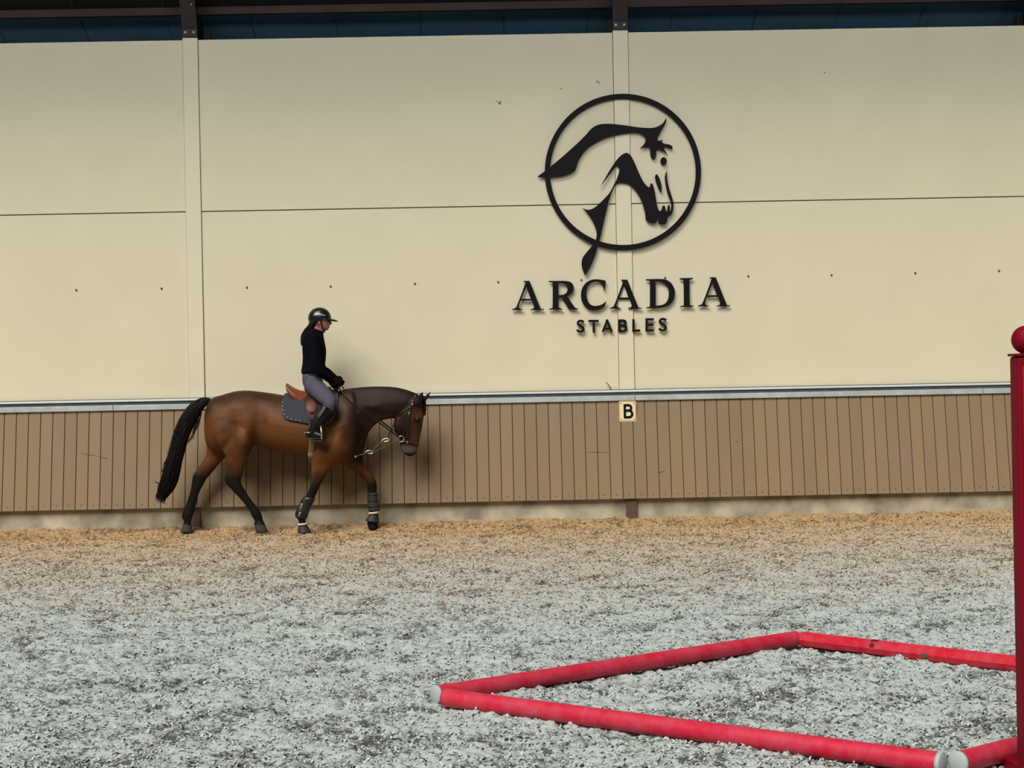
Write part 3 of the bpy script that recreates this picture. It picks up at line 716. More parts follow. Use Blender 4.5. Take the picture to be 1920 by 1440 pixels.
near_hind = [((455,768),(392,775),.055,YH-.15),((467,795),(391,800),.10,YH-.175),((475,822),(402,824),.108,YH-.185),((472.5,842),(416,844),.092,YH-.18),((463.5,860),(425,860),.07,YH-.165),((457.5,880),(425,879),.05,YH-.145),((452.5,897),(421,896),.042,YH-.14),((452.5,906),(423.5,907),.041,YH-.14),((457.5,915),(434,918.5),.036,YH-.14),((464.5,927),(446.5,931.5),.032,YH-.135),((474.5,941),(459,946),.030,YH-.135),((486,955),(468,958),.034,YH-.13),((491,965),(471.5,967.5),.038,YH-.13),((493.5,975),(477.5,977),.031,YH-.13),((497.5,983),(476,982),.042,YH-.13),((500.5,990),(478,991),.050,YH-.13),((503.5,999),(480,999.5),.056,YH-.13)]
far_hind = [((430,775),(391,778),.06,YH+.13),((445,805),(386,808),.10,YH+.14),((434,840),(387,838),.095,YH+.14),((423,857),(386,854),.072,YH+.135),((409.5,872),(378,867),.055,YH+.13),((398,886),(368.5,880.5),.046,YH+.13),((388,897.5),(361.5,891.5),.043,YH+.13),((381,910.5),(359.5,905),.041,YH+.13),((373.5,924.5),(356.5,921.5),.034,YH+.13),((368.5,944.5),(350.5,940.5),.031,YH+.13),((365,960),(344.5,956),.035,YH+.13),((361.5,968.5),(340,969),.038,YH+.13),((358.5,979),(344.5,977),.031,YH+.13),((359,985),(342.5,984.5),.040,YH+.13),((360.5,992),(340,991.5),.048,YH+.13),((363,999),(338,998.5),.054,YH+.13)]
near_fore = [((655,778),(600,786),.055,YH-.14),((672,805),(590,812),.085,YH-.15),((668,835),(582,836),.10,YH-.15),((650,857),(581,857),.09,YH-.145),((627,873),(583.5,872),.065,YH-.14),((613,888),(583,887.5),.051,YH-.135),((605,902),(583,902),.043,YH-.13),((598.5,914),(580.5,914),.041,YH-.13),((593.5,926),(576,924.5),.037,YH-.13),((586.5,941),(567,938),.031,YH-.13),((580.5,953),(561.5,950),.032,YH-.13),((575.5,966.5),(555,964.5),.037,YH-.13),((573.5,978.5),(559.5,977.5),.031,YH-.13),((577,985.5),(560,985.5),.042,YH-.13),((581,993),(558.5,993),.050,YH-.13),((585,1000),(557.5,1000),.056,YH-.13)]
far_fore = [((672,812),(622,820),.07,YH+.12),((680,838),(630,846),.088,YH+.13),((681,860),(638,862),.075,YH+.13),((684,874.5),(650,874),.058,YH+.13),((693,884.5),(664,884),.050,YH+.13),((700.5,893),(677,894.5),.045,YH+.13),((705.5,902.5),(687,904),.042,YH+.13),((707,913),(690,914.5),.040,YH+.13),((706.2,927),(691.5,928),.034,YH+.13),((708,942),(691,943),.031,YH+.13),((711,955),(692.5,956.5),.036,YH+.13),((709.5,964),(692,964.5),.033,YH+.13),((709,973),(689,970),.042,YH+.13),((709.5,983),(688,980),.048,YH+.13),((709,994),(691,993),.052,YH+.13)]
parts_ = [body_loft(trunk, YH, 4, 32, 2.15), body_loft(neck, YH, 4, 28), body_loft(head, YH, 4, 28, 2.2)]
for lg in (near_hind, far_hind, near_fore, far_fore): parts_.append(body_loft(lg, YH, 4, 20))
# ears, jaw muscle, eye sockets, hip point and other landmarks
def ear(b0, b1, tip, y, yt):
    pts = [P((b0[0]+b1[0])/2, (b0[1]+b1[1])/2+4, y)]
    A = P((b0[0]+b1[0])/2, (b0[1]+b1[1])/2, y); T = P(*tip, yt); w = np.linalg.norm(P(*b0, y)-P(*b1, y))/2
    q = [pts[0]]+[A+(T-A)*t for t in (0, .3, .55, .78, 1)]
    return tube(q, [(w*.8, w*.6), (w, w*.62), (w*1.0, w*.5), (w*.72, w*.4), (w*.38, w*.25), (.004, .004)], 12, up=(1, 0, 0))
parts_.append(ear((780,750),(793,752), (793,732.5), YH-.055, YH-.085))
parts_.append(ear((789,751),(798,753), (810.5,731), YH+.055, YH+.07))
for (px, py, yo, r) in ((749,797,-.045,(.07,.05,.11)), (749,797,.045,(.07,.05,.11)), (783,785,-.068,(.035,.03,.028)), (783,785,.068,(.035,.03,.028)), (766,847,-.022,(.045,.03,.04)), (766,847,.022,(.045,.03,.04))):
    parts_.append(sphere(P(px, py, YH+yo), r, 16, 10))
hb = MB()
for v, f in parts_: hb.add(v, f)
raw = hb.build('horse_raw'); fix_normals(raw)
def fuse(o, voxel, smooth_it, factor=.5):
    m = o.modifiers.new('r', 'REMESH'); m.mode = 'VOXEL'; m.voxel_size = voxel
    s = o.modifiers.new('s', 'SMOOTH'); s.factor = factor; s.iterations = smooth_it
    dg = bpy.context.evaluated_depsgraph_get(); dg.update()
    me = bpy.data.meshes.new_from_object(o.evaluated_get(dg))
    me.polygons.foreach_set('use_smooth', np.ones(len(me.polygons), bool))
    bpy.data.objects.remove(o); return me
me = fuse(raw, .010, 9, .6)
# muscle relief: soft swellings and hollows on both flanks
_co = np.empty(len(me.vertices)*3, np.float32); me.vertices.foreach_get('co', _co); _co = _co.reshape(-1, 3).astype(float)
_p = to_px(_co); _side = np.clip((_co[:, 1]-YH)/.06, -1, 1)
for (bx, by, sx, sy, rot, amp) in ((438,760,22,10,-15,.012),(463,818,9,18,10,.034),(484,805,9,26,8,-.032),(474,842,4,10,0,-.02),(408,795,14,30,0,.016),(446,790,7,22,-12,-.014),(425,834,5,14,35,-.022),(535,810,36,26,0,.012),
        (650,792,13,40,22,.022),(619,812,6,34,14,-.024),(608,853,10,8,0,.022),(630,838,13,14,0,.020),(676,790,5,28,-28,-.016),(664,838,8,9,0,.018),(718,766,26,5,12,.010),(712,778,26,4,20,-.012),(430,868,6,10,-30,.008)):
    t = math.radians(rot); dx = _p[:, 0]-bx; dy = _p[:, 1]-by
    u = (dx*math.cos(t)+dy*math.sin(t))/sx; v = (-dx*math.sin(t)+dy*math.cos(t))/sy
    _co[:, 1] += amp*np.exp(-.5*(u*u+v*v))*_side
me.vertices.foreach_set('co', _co.astype(np.float32).ravel()); me.update()
horse = empty('horse', G(530, 999, 0), 'bay horse with black legs and tail walking right beside the kickboard, ridden', 'horse')
body = bpy.data.objects.new('body', me); COL.objects.link(body); adopt(body, horse)
# --- coat pattern, some light and shade painted in: bay with black points, grey-pink muzzle
co = np.empty(len(me.vertices)*3, np.float32); me.vertices.foreach_get('co', co); co = co.reshape(-1, 3).astype(float)
px = to_px(co); X, Yp = px[:, 0], px[:, 1]
def sm(v, a, b): t = np.clip((v-a)/(b-a), 0, 1); return t*t*(3-2*t)
nz = vnoise(co[:, 0]*9+20, co[:, 2]*9+co[:, 1]*5, 11)-.5
def lerp(A, B, t): return A*(1-t[:, None])+B*t[:, None]
c = np.tile(np.array([.112, .041, .0125]), (len(co), 1))
c = lerp(c, np.array([.138, .055, .0165]), sm(X, 470, 560)*(1-sm(X, 600, 640))*.6)  # lighter barrel, daylight on the flank painted into the coat
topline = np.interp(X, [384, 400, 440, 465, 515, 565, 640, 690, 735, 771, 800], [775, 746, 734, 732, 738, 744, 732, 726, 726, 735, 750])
c = lerp(c, np.array([.022, .011, .006]), (1-sm(Yp-topline+nz*16, 2, 40))*(1-sm(X, 640, 680))*.9)  # darker topline: partly coat, partly shade under the roof painted in
c = lerp(c, np.array([.018, .0075, .005]), sm(X+nz*14, 628, 668)*(1-sm(Yp, 862, 875))*(1-sm(X, 762, 790)*sm(Yp, 760, 785)))
c = lerp(c, np.array([.055, .023, .011]), sm(X-(772-(Yp-790)*.12), -3, 12)*sm(Yp, 772, 796)*(1-sm(Yp, 826, 838)))
c = lerp(c, np.array([.040, .016, .008]), sm(nz+vnoise(co[:, 0]*4, co[:, 2]*4, 31)-.5, .05, .5)*.5*(1-sm(X, 640, 670)))
jug = np.interp(X, [676, 690, 706, 724, 740], [842, 806, 794, 786, 785])
c = lerp(c, np.array([.060, .027, .013]), np.exp(-.5*((jug-Yp-6)/5)**2)*sm(X, 672, 684)*(1-sm(X, 728, 742))*.8)
legs = ((X < 420) & (Yp > 850)) | ((X >= 415) & (X < 520) & (Yp > 850)) | ((X >= 540) & (X < 640) & (Yp > 868)) | ((X >= 640) & (X < 730) & (Yp > 868))
hindshift = np.where(X < 520, 886, 900)
c = lerp(c, np.array([.007, .0055, .005]), np.where(legs, sm(Yp+nz*14, hindshift-24, hindshift+10), 0))
c = lerp(c, np.array([.085, .06, .05]), sm(X, 740, 748)*sm(Yp+nz*4, 831, 842)*.9)
c = lerp(c, np.array([.012, .010, .010]), sm(X, 754, 762)*sm(Yp-(X-770)*.0, 846.5, 851))
c = lerp(c, np.array([.014, .010, .009]), (1-sm(Yp, 752, 758))*sm(X, 772, 779))                    # ears
c = lerp(c, np.array([.05, .042, .036]), ((X < 520) & (Yp > 984)).astype(float))                     # hind hooves
eye_d = np.hypot(X-781, Yp-787); c = lerp(c, np.array([.012, .009, .008]), (1-sm(eye_d, 4, 9)))
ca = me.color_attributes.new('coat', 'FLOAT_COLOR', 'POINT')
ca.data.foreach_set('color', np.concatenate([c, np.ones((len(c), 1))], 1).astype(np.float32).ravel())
def coat_material():
    m = bpy.data.materials.new('bay_coat'); m.use_nodes = True; nt = m.node_tree; b = nt.nodes['Principled BSDF']
    a = nt.nodes.new('ShaderNodeAttribute'); a.attribute_name = 'coat'
    nt.links.new(a.outputs['Color'], b.inputs['Base Color'])
    b.inputs['Roughness'].default_value = .48; b.inputs['Specular IOR Level'].default_value = .13
    tc = nt.nodes.new('ShaderNodeTexCoord'); n = nt.nodes.new('ShaderNodeTexNoise'); n.inputs['Scale'].default_value = 14; n.inputs['Detail'].default_value = 6
    nt.links.new(tc.outputs['Object'], n.inputs['Vector'])
    bp = nt.nodes.new('ShaderNodeBump'); bp.inputs['Strength'].default_value = .25; bp.inputs['Distance'].default_value = .01
    nt.links.new(n.outputs['Fac'], bp.inputs['Height']); nt.links.new(bp.outputs['Normal'], b.inputs['Normal'])
    return m
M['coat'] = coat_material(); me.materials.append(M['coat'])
M['hair'] = mat('black_horsehair', (.005, .0045, .0045), .55, spec=.15)
M['eye'] = mat('dark_eye', (.008, .006, .005), .25, spec=.4)
bpy.context.view_layer.update()
HB = BVHTree.FromPolygons([tuple(q) for q in co], [tuple(p.vertices) for p in me.polygons])
def surf(px_, py_, off=.0, y_from=17.5):
    """point on the near side of the horse seen at this photograph position, lifted off the coat by off"""
    d = Vector(ray(px_, py_)).normalized(); o = Vector(P(px_, py_, y_from))
    hit = HB.ray_cast(o, d)
    if hit[0] is None:
        hit = HB.find_nearest(Vector(P(px_, py_, YH-.1)))
    nrm = Vector(hit[1]); 
    if nrm.y > 0: nrm = Vector((nrm.x, -abs(nrm.y), nrm.z))
    return np.array(hit[0]+nrm*off)
for s in (-1, 1):
    q = surf(781.5, 787, -.008); 
    if s > 0: q[1] = 2*YH-q[1]
    mesh_obj('eye', *sphere(q, (.021, .014, .018), 16, 10), M['eye'], body, True)
# --- tail
rail_px = [(396,752),(385,753),(372,760),(362,772),(349,793),(340,815),(333,838),(328,858),(323,877),(317,901),(309,916),(303,930)]
hw = [.026,.045,.060,.076,.080,.076,.074,.076,.080,.078,.066,.03]
tb = MB(); core = spline([P(x, y, YH+.00) for x, y in rail_px], 4); cw = np.interp(np.linspace(0, 1, len(core)), np.linspace(0, 1, len(hw)), hw)
tb.add(*tube(core, [(w_, w_*.75) for w_ in cw], 14, up=(0, 0, 1)))
L_ = len(core)
for k in range(420):
    a = random.random()*6.283; rr_ = math.sqrt(random.random()); start = random.randint(2, int(L_*.62)); end = min(L_-1, start+random.randint(int(L_*.3), int(L_*.7)))
    if random.random() < .5: end = L_-1
    pts_ = []; fl = random.uniform(-1, 1)
    for i in range(start, end+1, 3):
        t = core[min(i+1, L_-1)]-core[max(i-1, 0)]; t /= np.linalg.norm(t); s = np.array([-t[2], 0, t[0]])
        f_ = (i-start)/max(1, end-start); w_ = cw[i]*(.75+.35*rr_)+.022*f_*f_*abs(fl)
        pts_.append(core[i]+s*math.cos(a)*w_+np.array([0, 1, 0])*math.sin(a)*w_*.75+np.array([0, 0, -.01*f_]))
    if end == L_-1:
        t = core[-1]-core[-4]; t /= np.linalg.norm(t); pts_.append(pts_[-1]+t*random.uniform(.0, .07)+rng.normal(0, .012, 3))
    if len(pts_) > 2: tb.add(*tube(spline(pts_, 2), np.linspace(.006, .0018, (len(pts_)-1)*2+1), 5))
loose = [[(372,768),(371,785),(369,800),(362,812)],[(374,765),(374,783),(372,797),(366,808)],[(366,778),(366,795),(360,815),(349,832)],[(370,775),(368,796),(362,818),(353,828)],[(375,760),(376,775),(373,790),(370,802)],
         [(335,880),(331,902),(322,918),(318,926)],[(338,872),(335,893),(328,910),(320,922)],[(313,895),(305,905),(296,906),(292,903)],[(330,835),(318,852),(308,872),(303,886)],[(327,845),(316,862),(309,876),(305,882)]]
for q in loose:
    for j in range(5):
        pts_ = spline([P(x+random.uniform(-2, 2), y+random.uniform(-2, 2), YH+random.uniform(-.03, .03)) for x, y in q], 4)
        tb.add(*tube(pts_, np.linspace(.0042, .0012, len(pts_)), 5))
tb.build('tail', M['hair'], body, True)
# --- short mane along the crest and the forelock
mb = MB()
crest = [(644,732.0),(664,729.2),(690,727),(714,726.5),(736,727.5),(756,731),(772,736.3),(783,741)]
mb.add(*tube(spline([P(x, y+1.2, YH) for x, y in crest], 4), [(.018, .012)]*29, 10))
for k in range(220):
    t = random.random()*(len(crest)-1.01); i = int(t); f_ = t-i
    x = crest[i][0]*(1-f_)+crest[i+1][0]*f_; y = crest[i][1]*(1-f_)+crest[i+1][1]*f_
    b = P(x, y, YH); dr = random.uniform(.03, .075)
    pts_ = [b, b+np.array([.012, .03, .004-.01]), b+np.array([.02, .055, -dr])]
    mb.add(*tube(pts_, [.006, .005, .002], 5))
mb.build('mane', M['hair'], body, True)
fb = MB()
for k in range(70):
    x0, y0 = random.uniform(788, 796), random.uniform(743, 749); x1 = random.uniform(790, 797.5)
    y1 = random.uniform(766, 781); yo = random.uniform(-.05, .05)
    pts_ = spline([P(x0, y0, YH+yo*.5), P(798.2, (y0+y1)/2-3, YH+yo*.9), P(min(797.5, x1+2), y1, YH+yo*1.2)], 3)
    fb.add(*tube(pts_, np.linspace(.007, .002, len(pts_)), 5))
fb.build('forelock', M['hair'], body, True)
# ================================================================== saddlery
M['pad'] = mat('blue_grey_pad', srgb(50, 51, 62), .85, var=.08, vscale=30, bump=.3, bscale=180)
M['piping'] = mat('pad_piping', srgb(60, 60, 70), .6)
M['stone'] = mat('pale_stud', srgb(170, 162, 148), .4)
M['leather'] = mat('brown_saddle_leather', srgb(116, 60, 34), .42, spec=.4, var=.15, vscale=14)
M['leather_dark'] = mat('dark_saddle_leather', srgb(62, 29, 23), .5, spec=.3, var=.15, vscale=14)
M['block'] = mat('thigh_block_leather', srgb(92, 48, 38), .5, spec=.3)
M['bridle'] = mat('black_leather', (.012, .008, .007), .35, spec=.5)
M['bright'] = mat('polished_steel', srgb(190, 186, 176), .3, metal=.9)
M['girth'] = mat('pale_girth', srgb(122, 107, 92), .9)
M['cord'] = mat('pale_cord', srgb(96, 84, 70), .8)
M['boot_shell'] = mat('black_leg_boot', srgb(24, 23, 25), .4, spec=.5)
M['boot_fabric'] = mat('dark_leg_boot', srgb(48, 44, 43), .75)
M['fleece'] = mat('cream_fleece', srgb(206, 186, 166), .95, bump=.6, bscale=150)
M['rubber'] = mat('black_rubber', srgb(36, 38, 38), .6)

def mirror(p): return np.array([p[0], 2*YH-p[1], p[2]])
def drape(cols, off, name, m, parent, thick=.012, both=True):
    """cloth lying over the horse: columns of photograph positions from the spine down the near side, mirrored to the far side"""
    near = []
    for col in cols:
        row = []
        for i, (x, y) in enumerate(col):
            q = surf(x, y, off)
            row.append(q)
        near.append(row)
    v = []; f = []
    n = len(near[0])
    for row in near:
        full = [np.array(p) for p in row]
        if both:
            top = full[0].copy(); top[1] = YH; top[2] += .012
            full = full[::-1]+[top]+[mirror(p) for p in full]
        v += full
    k = len(v)//len(near)
    for i in range(len(near)-1):
        for j in range(k-1): f.append((i*k+j, (i+1)*k+j, (i+1)*k+j+1, i*k+j+1))
    o = mesh_obj(name, v, f, m, parent, True)
    s = o.modifiers.new('thick', 'SOLIDIFY'); s.thickness = thick; s.offset = 0
    return o, near
def interp_cols(cols, nx, ny):
    """cols: list of (x_top, y_top, x_bottom, y_bottom)"""
    A = np.array(spline([np.array(c, float) for c in cols], max(1, nx//(len(cols)-1))))
    return [[(c[0]+(c[2]-c[0])*t, c[1]+(c[3]-c[1])*t) for t in np.linspace(0, 1, ny)] for c in A]
# --- saddle pad
pad_cols = [(533.5,742.5,529.5,764),(534.5,742.7,530.5,778),(538,743,537.5,785.5),(546,744,546,788),(558,745.5,558,790),(572,746,572,793),(590,744.5,592,796),(606,741,608,795.5),(618,738,617,791),(628,735.5,627.5,782),(633.5,735,632,770)]
pad, near = drape(interp_cols(pad_cols, 40, 14), .016, 'saddle_pad', M['pad'], None, .016)
tag(pad, 'dark blue grey saddle pad with pale studs under the brown saddle', 'saddle pad')
edge = [near[0][-1-k] for k in range(12, -1, -1)]
edge = [r[0] for r in near[:1]]+[near[0][k] for k in range(1, 14)]+[r[-1] for r in near[1:]]+[near[-1][k] for k in range(12, 0, -1)]
mesh_obj('piping', *tube([p+np.array([0, -.008, 0]) for p in edge], .007, 8), M['piping'], pad, True)
for (x, y) in ((530,757),(530.3,764),(531,771),(533.5,778),(539.5,784),(547,786.8),(555,788.5),(562,789.6),(612.5,792.5),(619,788.5),(624.5,783),(628.5,776)):
    mesh_obj('stud', *sphere(surf(x, y, .027), (.008, .005, .006), 10, 6), M['stone'], pad, True)
# --- saddle
sad = empty('saddle', P(578, 744, YH), 'brown leather jumping saddle with pale girth, rider sitting in it', 'saddle')
def seat_ring(px_, zc, zt, w, drop):
    """cross-section of the seat at one place along the back: lower centre, upper centre, half-width, edge drop"""
    x = P(px_, zc, YH)[0]; zb_ = P(px_, zc, YH)[2]; z1 = P(px_, zt, YH)[2]; out = []
    for t in np.linspace(0, 2*math.pi, 24, endpoint=False):
        cs, sn = math.cos(t), math.sin(t)
        y = YH+w*sn; z = (z1-drop*(abs(sn)**2.2)) if cs >= 0 else (zb_-drop*(abs(sn)**2.0))
        if abs(cs) < .25: z = (z1+zb_)/2-drop*(abs(sn)**2.1)
        out.append((x, y, z))
    return out
seat = [seat_ring(*s) for s in ((537.5,722,718.4,.10,.015),(540,729,719.5,.135,.03),(546,736,723.5,.15,.045),(554,741,728,.16,.06),(563,743.5,731.5,.155,.07),(574,744,733.5,.145,.08),(588,743,733,.125,.085),(600,741,731,.105,.085),(610,738.5,727.5,.10,.08),(617,736.5,724.5,.085,.07),(621,735,726.5,.06,.05))]
R2 = []
for i in range(len(seat)-1):
    for t in (0, .5): R2.append([np.array(a)*(1-t)+np.array(b)*t for a, b in zip(seat[i], seat[i+1])])
R2.append(seat[-1])
fix_normals(mesh_obj('seat', *loft(R2), M['leather'], sad, True))
flap_cols = [(562,742,569.5,749),(567,742,573.5,768),(573,743,577,783),(582,743,583,791),(593,742,594,792),(604,740,606,788),(613,738,618,781),(620,736.5,626.5,770),(624,736,630,758)]
flap, nf_ = drape(interp_cols(flap_cols, 24, 10), .035, 'flap_near', M['leather_dark'], None, .010, False); flap.name = 'flap'; adopt(flap, sad)
fm = flap.copy(); fm.data = flap.data.copy(); COL.objects.link(fm)
for v in fm.data.vertices: v.co.y = 2*YH-v.co.y
fm.parent = None; fm.matrix_parent_inverse = Matrix.Identity(4); adopt(fm, sad); fix_normals(fm)
blk = [surf(x, y, .052) for x, y in ((581,757),(577,762),(576.5,769),(580,775.5),(586,777))]
for side in (0, 1):
    q = [mirror(p) if side else p for p in [surf(583, 755, .040), surf(583.5, 761, .042), surf(583.5, 768, .043), surf(584, 774, .042), surf(585, 779, .038)]]
    mesh_obj('thigh_block', *tube(q, [(.030, .010), (.060, .013), (.066, .014), (.054, .013), (.025, .008)], 16, up=(1, 0, 0)), M['block'], sad, True)
# girth round the barrel
gp = []
for t in np.linspace(-1, 1, 41):
    pass
gx = 584
gn = [surf(584.5+.0*k, y, .014) for k, y in enumerate(np.linspace(790, 855, 14))]
low = P(586.5, 866.0, YH)
gn += [np.array([low[0]-.0, YH-.10, low[2]+.012]), np.array([low[0]+.005, YH, low[2]])]
full = gn+[mirror(p) for p in gn[-2::-1]]
mesh_obj('girth', *tube(spline(full, 2), (.032, .011), 12, up=(1, 0, 0)), M['girth'], sad, True)

# ================================================================== bridle, reins and the training cord
br = empty('bridle', P(768, 790, YH), 'dark leather bridle with reins on the horse head', 'bridle')
def strap(pts_px, off=.006, r=(.009, .004), name='strap', m='bridle', both=True, to=br, smooth_=3):
    q = [surf(x, y, off) for x, y in pts_px]
    for side in ((0, 1) if both else (0,)):
        k = [mirror(p) if side else p for p in q]
        mesh_obj(name, *tube(spline(k, smooth_), r, 8, up=(0, 1, 0) if False else (1, 0, 0)), M[m], to, True)
strap([(776,748),(772.5,757),(769,768),(767,780),(765.5,795),(764.5,810),(764,822)], name='cheek_strap', r=(.010, .005))
strap([(770,762),(763,767),(755,773),(747.5,780)], name='throat_lash', r=(.008, .004))
strap([(767,776),(764,790),(760,804),(754.5,818)], name='flash_strap', r=(.008, .004))
strap([(773,757.5),(779,758.5),(786,760.5),(793,763)], name='browband', r=(.010, .005))
strap([(750.5,823.5),(757,826.5),(764,828.5),(772,831),(779,832.8),(785,833)], name='noseband', r=(.012, .006))
top = spline([surf(776, 748, .006), P(781, 739.3, YH-.04), P(782, 738.4, YH), P(781, 739.3, YH+.04), mirror(surf(776, 748, .006))], 4)
mesh_obj('headpiece', *tube(top, (.011, .005), 8, up=(1, 0, 0)), M['bridle'], br, True)
for (x, y) in ((773.5,757.8),(767.5,774.2),(764.3,829)):
    mesh_obj('buckle', *sphere(surf(x, y, .010), (.011, .006, .011), 10, 6), M['bright'], br, True)
def torus(c, R_, r, nrm=(0, 1, 0), n=24, k=8, arc=2*math.pi):
    nrm = np.asarray(nrm, float); nrm /= np.linalg.norm(nrm); u = np.cross(nrm, (0, 0, 1.)); u /= np.linalg.norm(u); w = np.cross(nrm, u)
    return tube([np.asarray(c)+R_*(math.cos(a)*u+math.sin(a)*w) for a in np.linspace(0, arc, n+1)], r, k, up=nrm)
bit = surf(753.5, 822.5, .018)
for side in (0, 1):
    c_ = mirror(bit) if side else bit
    mesh_obj('bit_ring', *torus(c_, .033, .0055), M['bright'], br, True)
hand_n = P(632.5, 722, YH-.12); hand_f = P(638.5, 719, YH+.07)
for side in (0, 1):
    if side == 0:
        q = [P(629.5, 721, YH-.095), P(638, 731, YH-.15), P(648, 744, YH-.20), P(662, 758, YH-.215), P(690, 777.5, YH-.175), P(716, 796, YH-.125), P(738, 812, YH-.10), bit+np.array([-.02, -.01, .02])]
    else:
        q = [P(637.5, 716, YH+.055), P(643, 727, YH+.11), P(650, 739, YH+.17), P(664, 754, YH+.215), P(692, 773, YH+.175), P(718, 792, YH+.125), P(739, 808, YH+.10), mirror(bit)+np.array([-.02, .01, .03])]
    mesh_obj('rein', *tube(spline(q, 5), (.011, .004), 8, up=(0, 0, 1)), M['bridle'], br, True)
# slack loop of rein above the clips
mesh_obj('rein_stop', *tube(spline([P(737, 797, YH-.12), P(734.5, 803, YH-.13), P(731, 811, YH-.12), P(728, 821, YH-.11)], 4), (.008, .006), 8), M['bridle'], br, True)
tc_ = empty('training_cord', P(700, 845, YH), 'thin pale cord with two bright clips hanging between chest and bit', 'cord')
c1 = [P(667, 856, YH-.13), P(676, 853, YH-.12), P(684, 850, YH-.11)]
c2 = [P(698, 848.5, YH-.10), P(712, 842.5, YH-.09), P(727, 835, YH-.08), P(741, 827, YH-.075), P(749, 821.5, YH-.075)]
c3 = [P(698, 846, YH-.11), P(706, 837, YH-.11), P(714, 829, YH-.11)]
for q in (c1, c2, c3): mesh_obj('cord', *tube(spline(q, 4), .0045, 7), M['cord'], tc_, True)
for (x, y, x1, y1) in ((684.5,849.2,699,848.2),(713.5,829.8,730,823.6)):
    a, b = P(x, y, YH-.115), P(x1, y1, YH-.115); d_ = (b-a); mid = (a+b)/2
    hk = spline([a, a+d_*.3+np.array([0, 0, .022]), a+d_*.75+np.array([0, 0, .018]), b, a+d_*.75-np.array([0, 0, .014]), a+d_*.35-np.array([0, 0, .004])], 4)
    o = mesh_obj('clip', *tube(hk, .0068, 8), M['bright'], tc_, True); o['label'] = 'bright metal snap clip'
mesh_obj('clip', *sphere(P(666.5, 856, YH-.14), (.014, .008, .012), 10, 6), M['bright'], tc_, True)['label'] = 'small bright clip at the chest'

# ================================================================== leg boots
def sleeve(st, y0, y1, grow, yc, n=20, m=4):
    """sleeve round a leg between two photograph heights"""
    rows = [s for s in resample(st, m) if y0 <= (s[0][1]+s[1][1])/2 <= y1]
    R_ = []
    for i, s in enumerate(rows):
        e = grow*(1 if 0 < i < len(rows)-1 else .75)
        dx = e*167
        fx, rx = np.array(s[0]), np.array(s[1]); d = fx-rx; d = d/np.linalg.norm(d)
        R_.append(ring(tuple(fx+d*dx), tuple(rx-d*dx), s[2]+e, s[3], n))
    return loft(R_)
o = mesh_obj('tendon_boot', *sleeve(near_fore, 929, 973, .012, YH-.13), M['boot_shell'], None, True)
tag(o, 'black shiny tendon boot on the near front leg of the horse', 'leg boot', None)
for (pts_, r) in (([(567,944),(564.5,949),(562.5,954.5)], (.013, .006)), ([(563.5,960.5),(561.5,965),(559.5,968.5)], (.012, .006))):
    q = [P(x, y, YH-.13-.043) for x, y in pts_]
    k = mesh_obj('shell_highlight', *tube(spline(q, 3), [(r[0]*.5, .004)]+[r]*5+[(r[0]*.5, .004)], 10, up=(1, 0, 0)), M['bright'], o, True); k.name = 'shell_plate'; k['label'] = 'silver plate on the boot shell'
o = mesh_obj('tendon_boot', *sleeve(far_fore, 922, 958.5, .010, YH+.13), M['boot_fabric'], None, True)
tag(o, 'dark grey tendon boot on the forward stretched front leg of the horse', 'leg boot')
for q in ((926, 'strap'), (938, 'strap'), (950, 'strap')):
    rows = [s for s in resample(far_fore, 4)]; s = min(rows, key=lambda s: abs((s[0][1]+s[1][1])/2-q[0]))
    d = .013*167
    k = ring((s[0][0]+d, s[0][1]), (s[1][0]-d, s[1][1]), s[2]+.013, YH+.13, 20)
    mesh_obj('boot_strap', *tube([np.array(p) for p in k]+[np.array(k[0])], (.008, .003), 6, up=(0, 0, 1)), M['boot_shell'], o, True)
def bell(top_c, bot_pts, yc, lab, collar):
    """bell boot: cone from the pastern over the hoof with a fleece collar"""
    (tf, tr), (bf, brr) = top_c, bot_pts
    R_ = []
    for t in np.linspace(0, 1, 7):
        f_ = np.array(tf)*(1-t)+np.array(bf)*t; r_ = np.array(tr)*(1-t)+np.array(brr)*t
        R_.append(ring(tuple(f_), tuple(r_), .040+.030*t, yc, 24))
    o = mesh_obj('bell_boot', *loft(R_, True), M['rubber'], None, True)
    tag(o, lab, 'bell boot', None)
    k = [np.array(q) for q in ring(collar[0], collar[1], .047, yc, 24)]
    mesh_obj('fleece_collar', *tube(k+[k[0]], (.013, .012), 8, up=(0, 0, 1)), M['fleece'], o, True)['label'] = 'cream fleece collar'
bell(((576,984),(560,985)), ((584.5,999),(557.5,999)), YH-.13, 'black bell boot with cream collar on the planted near front hoof', ((575.5,982),(560,983.5)))
bell(((709.5,963),(693,965)), ((711,981),(684,975.5)), YH+.13, 'black bell boot with cream collar on the lifted front hoof', ((710,960.5),(692.5,962.5)))

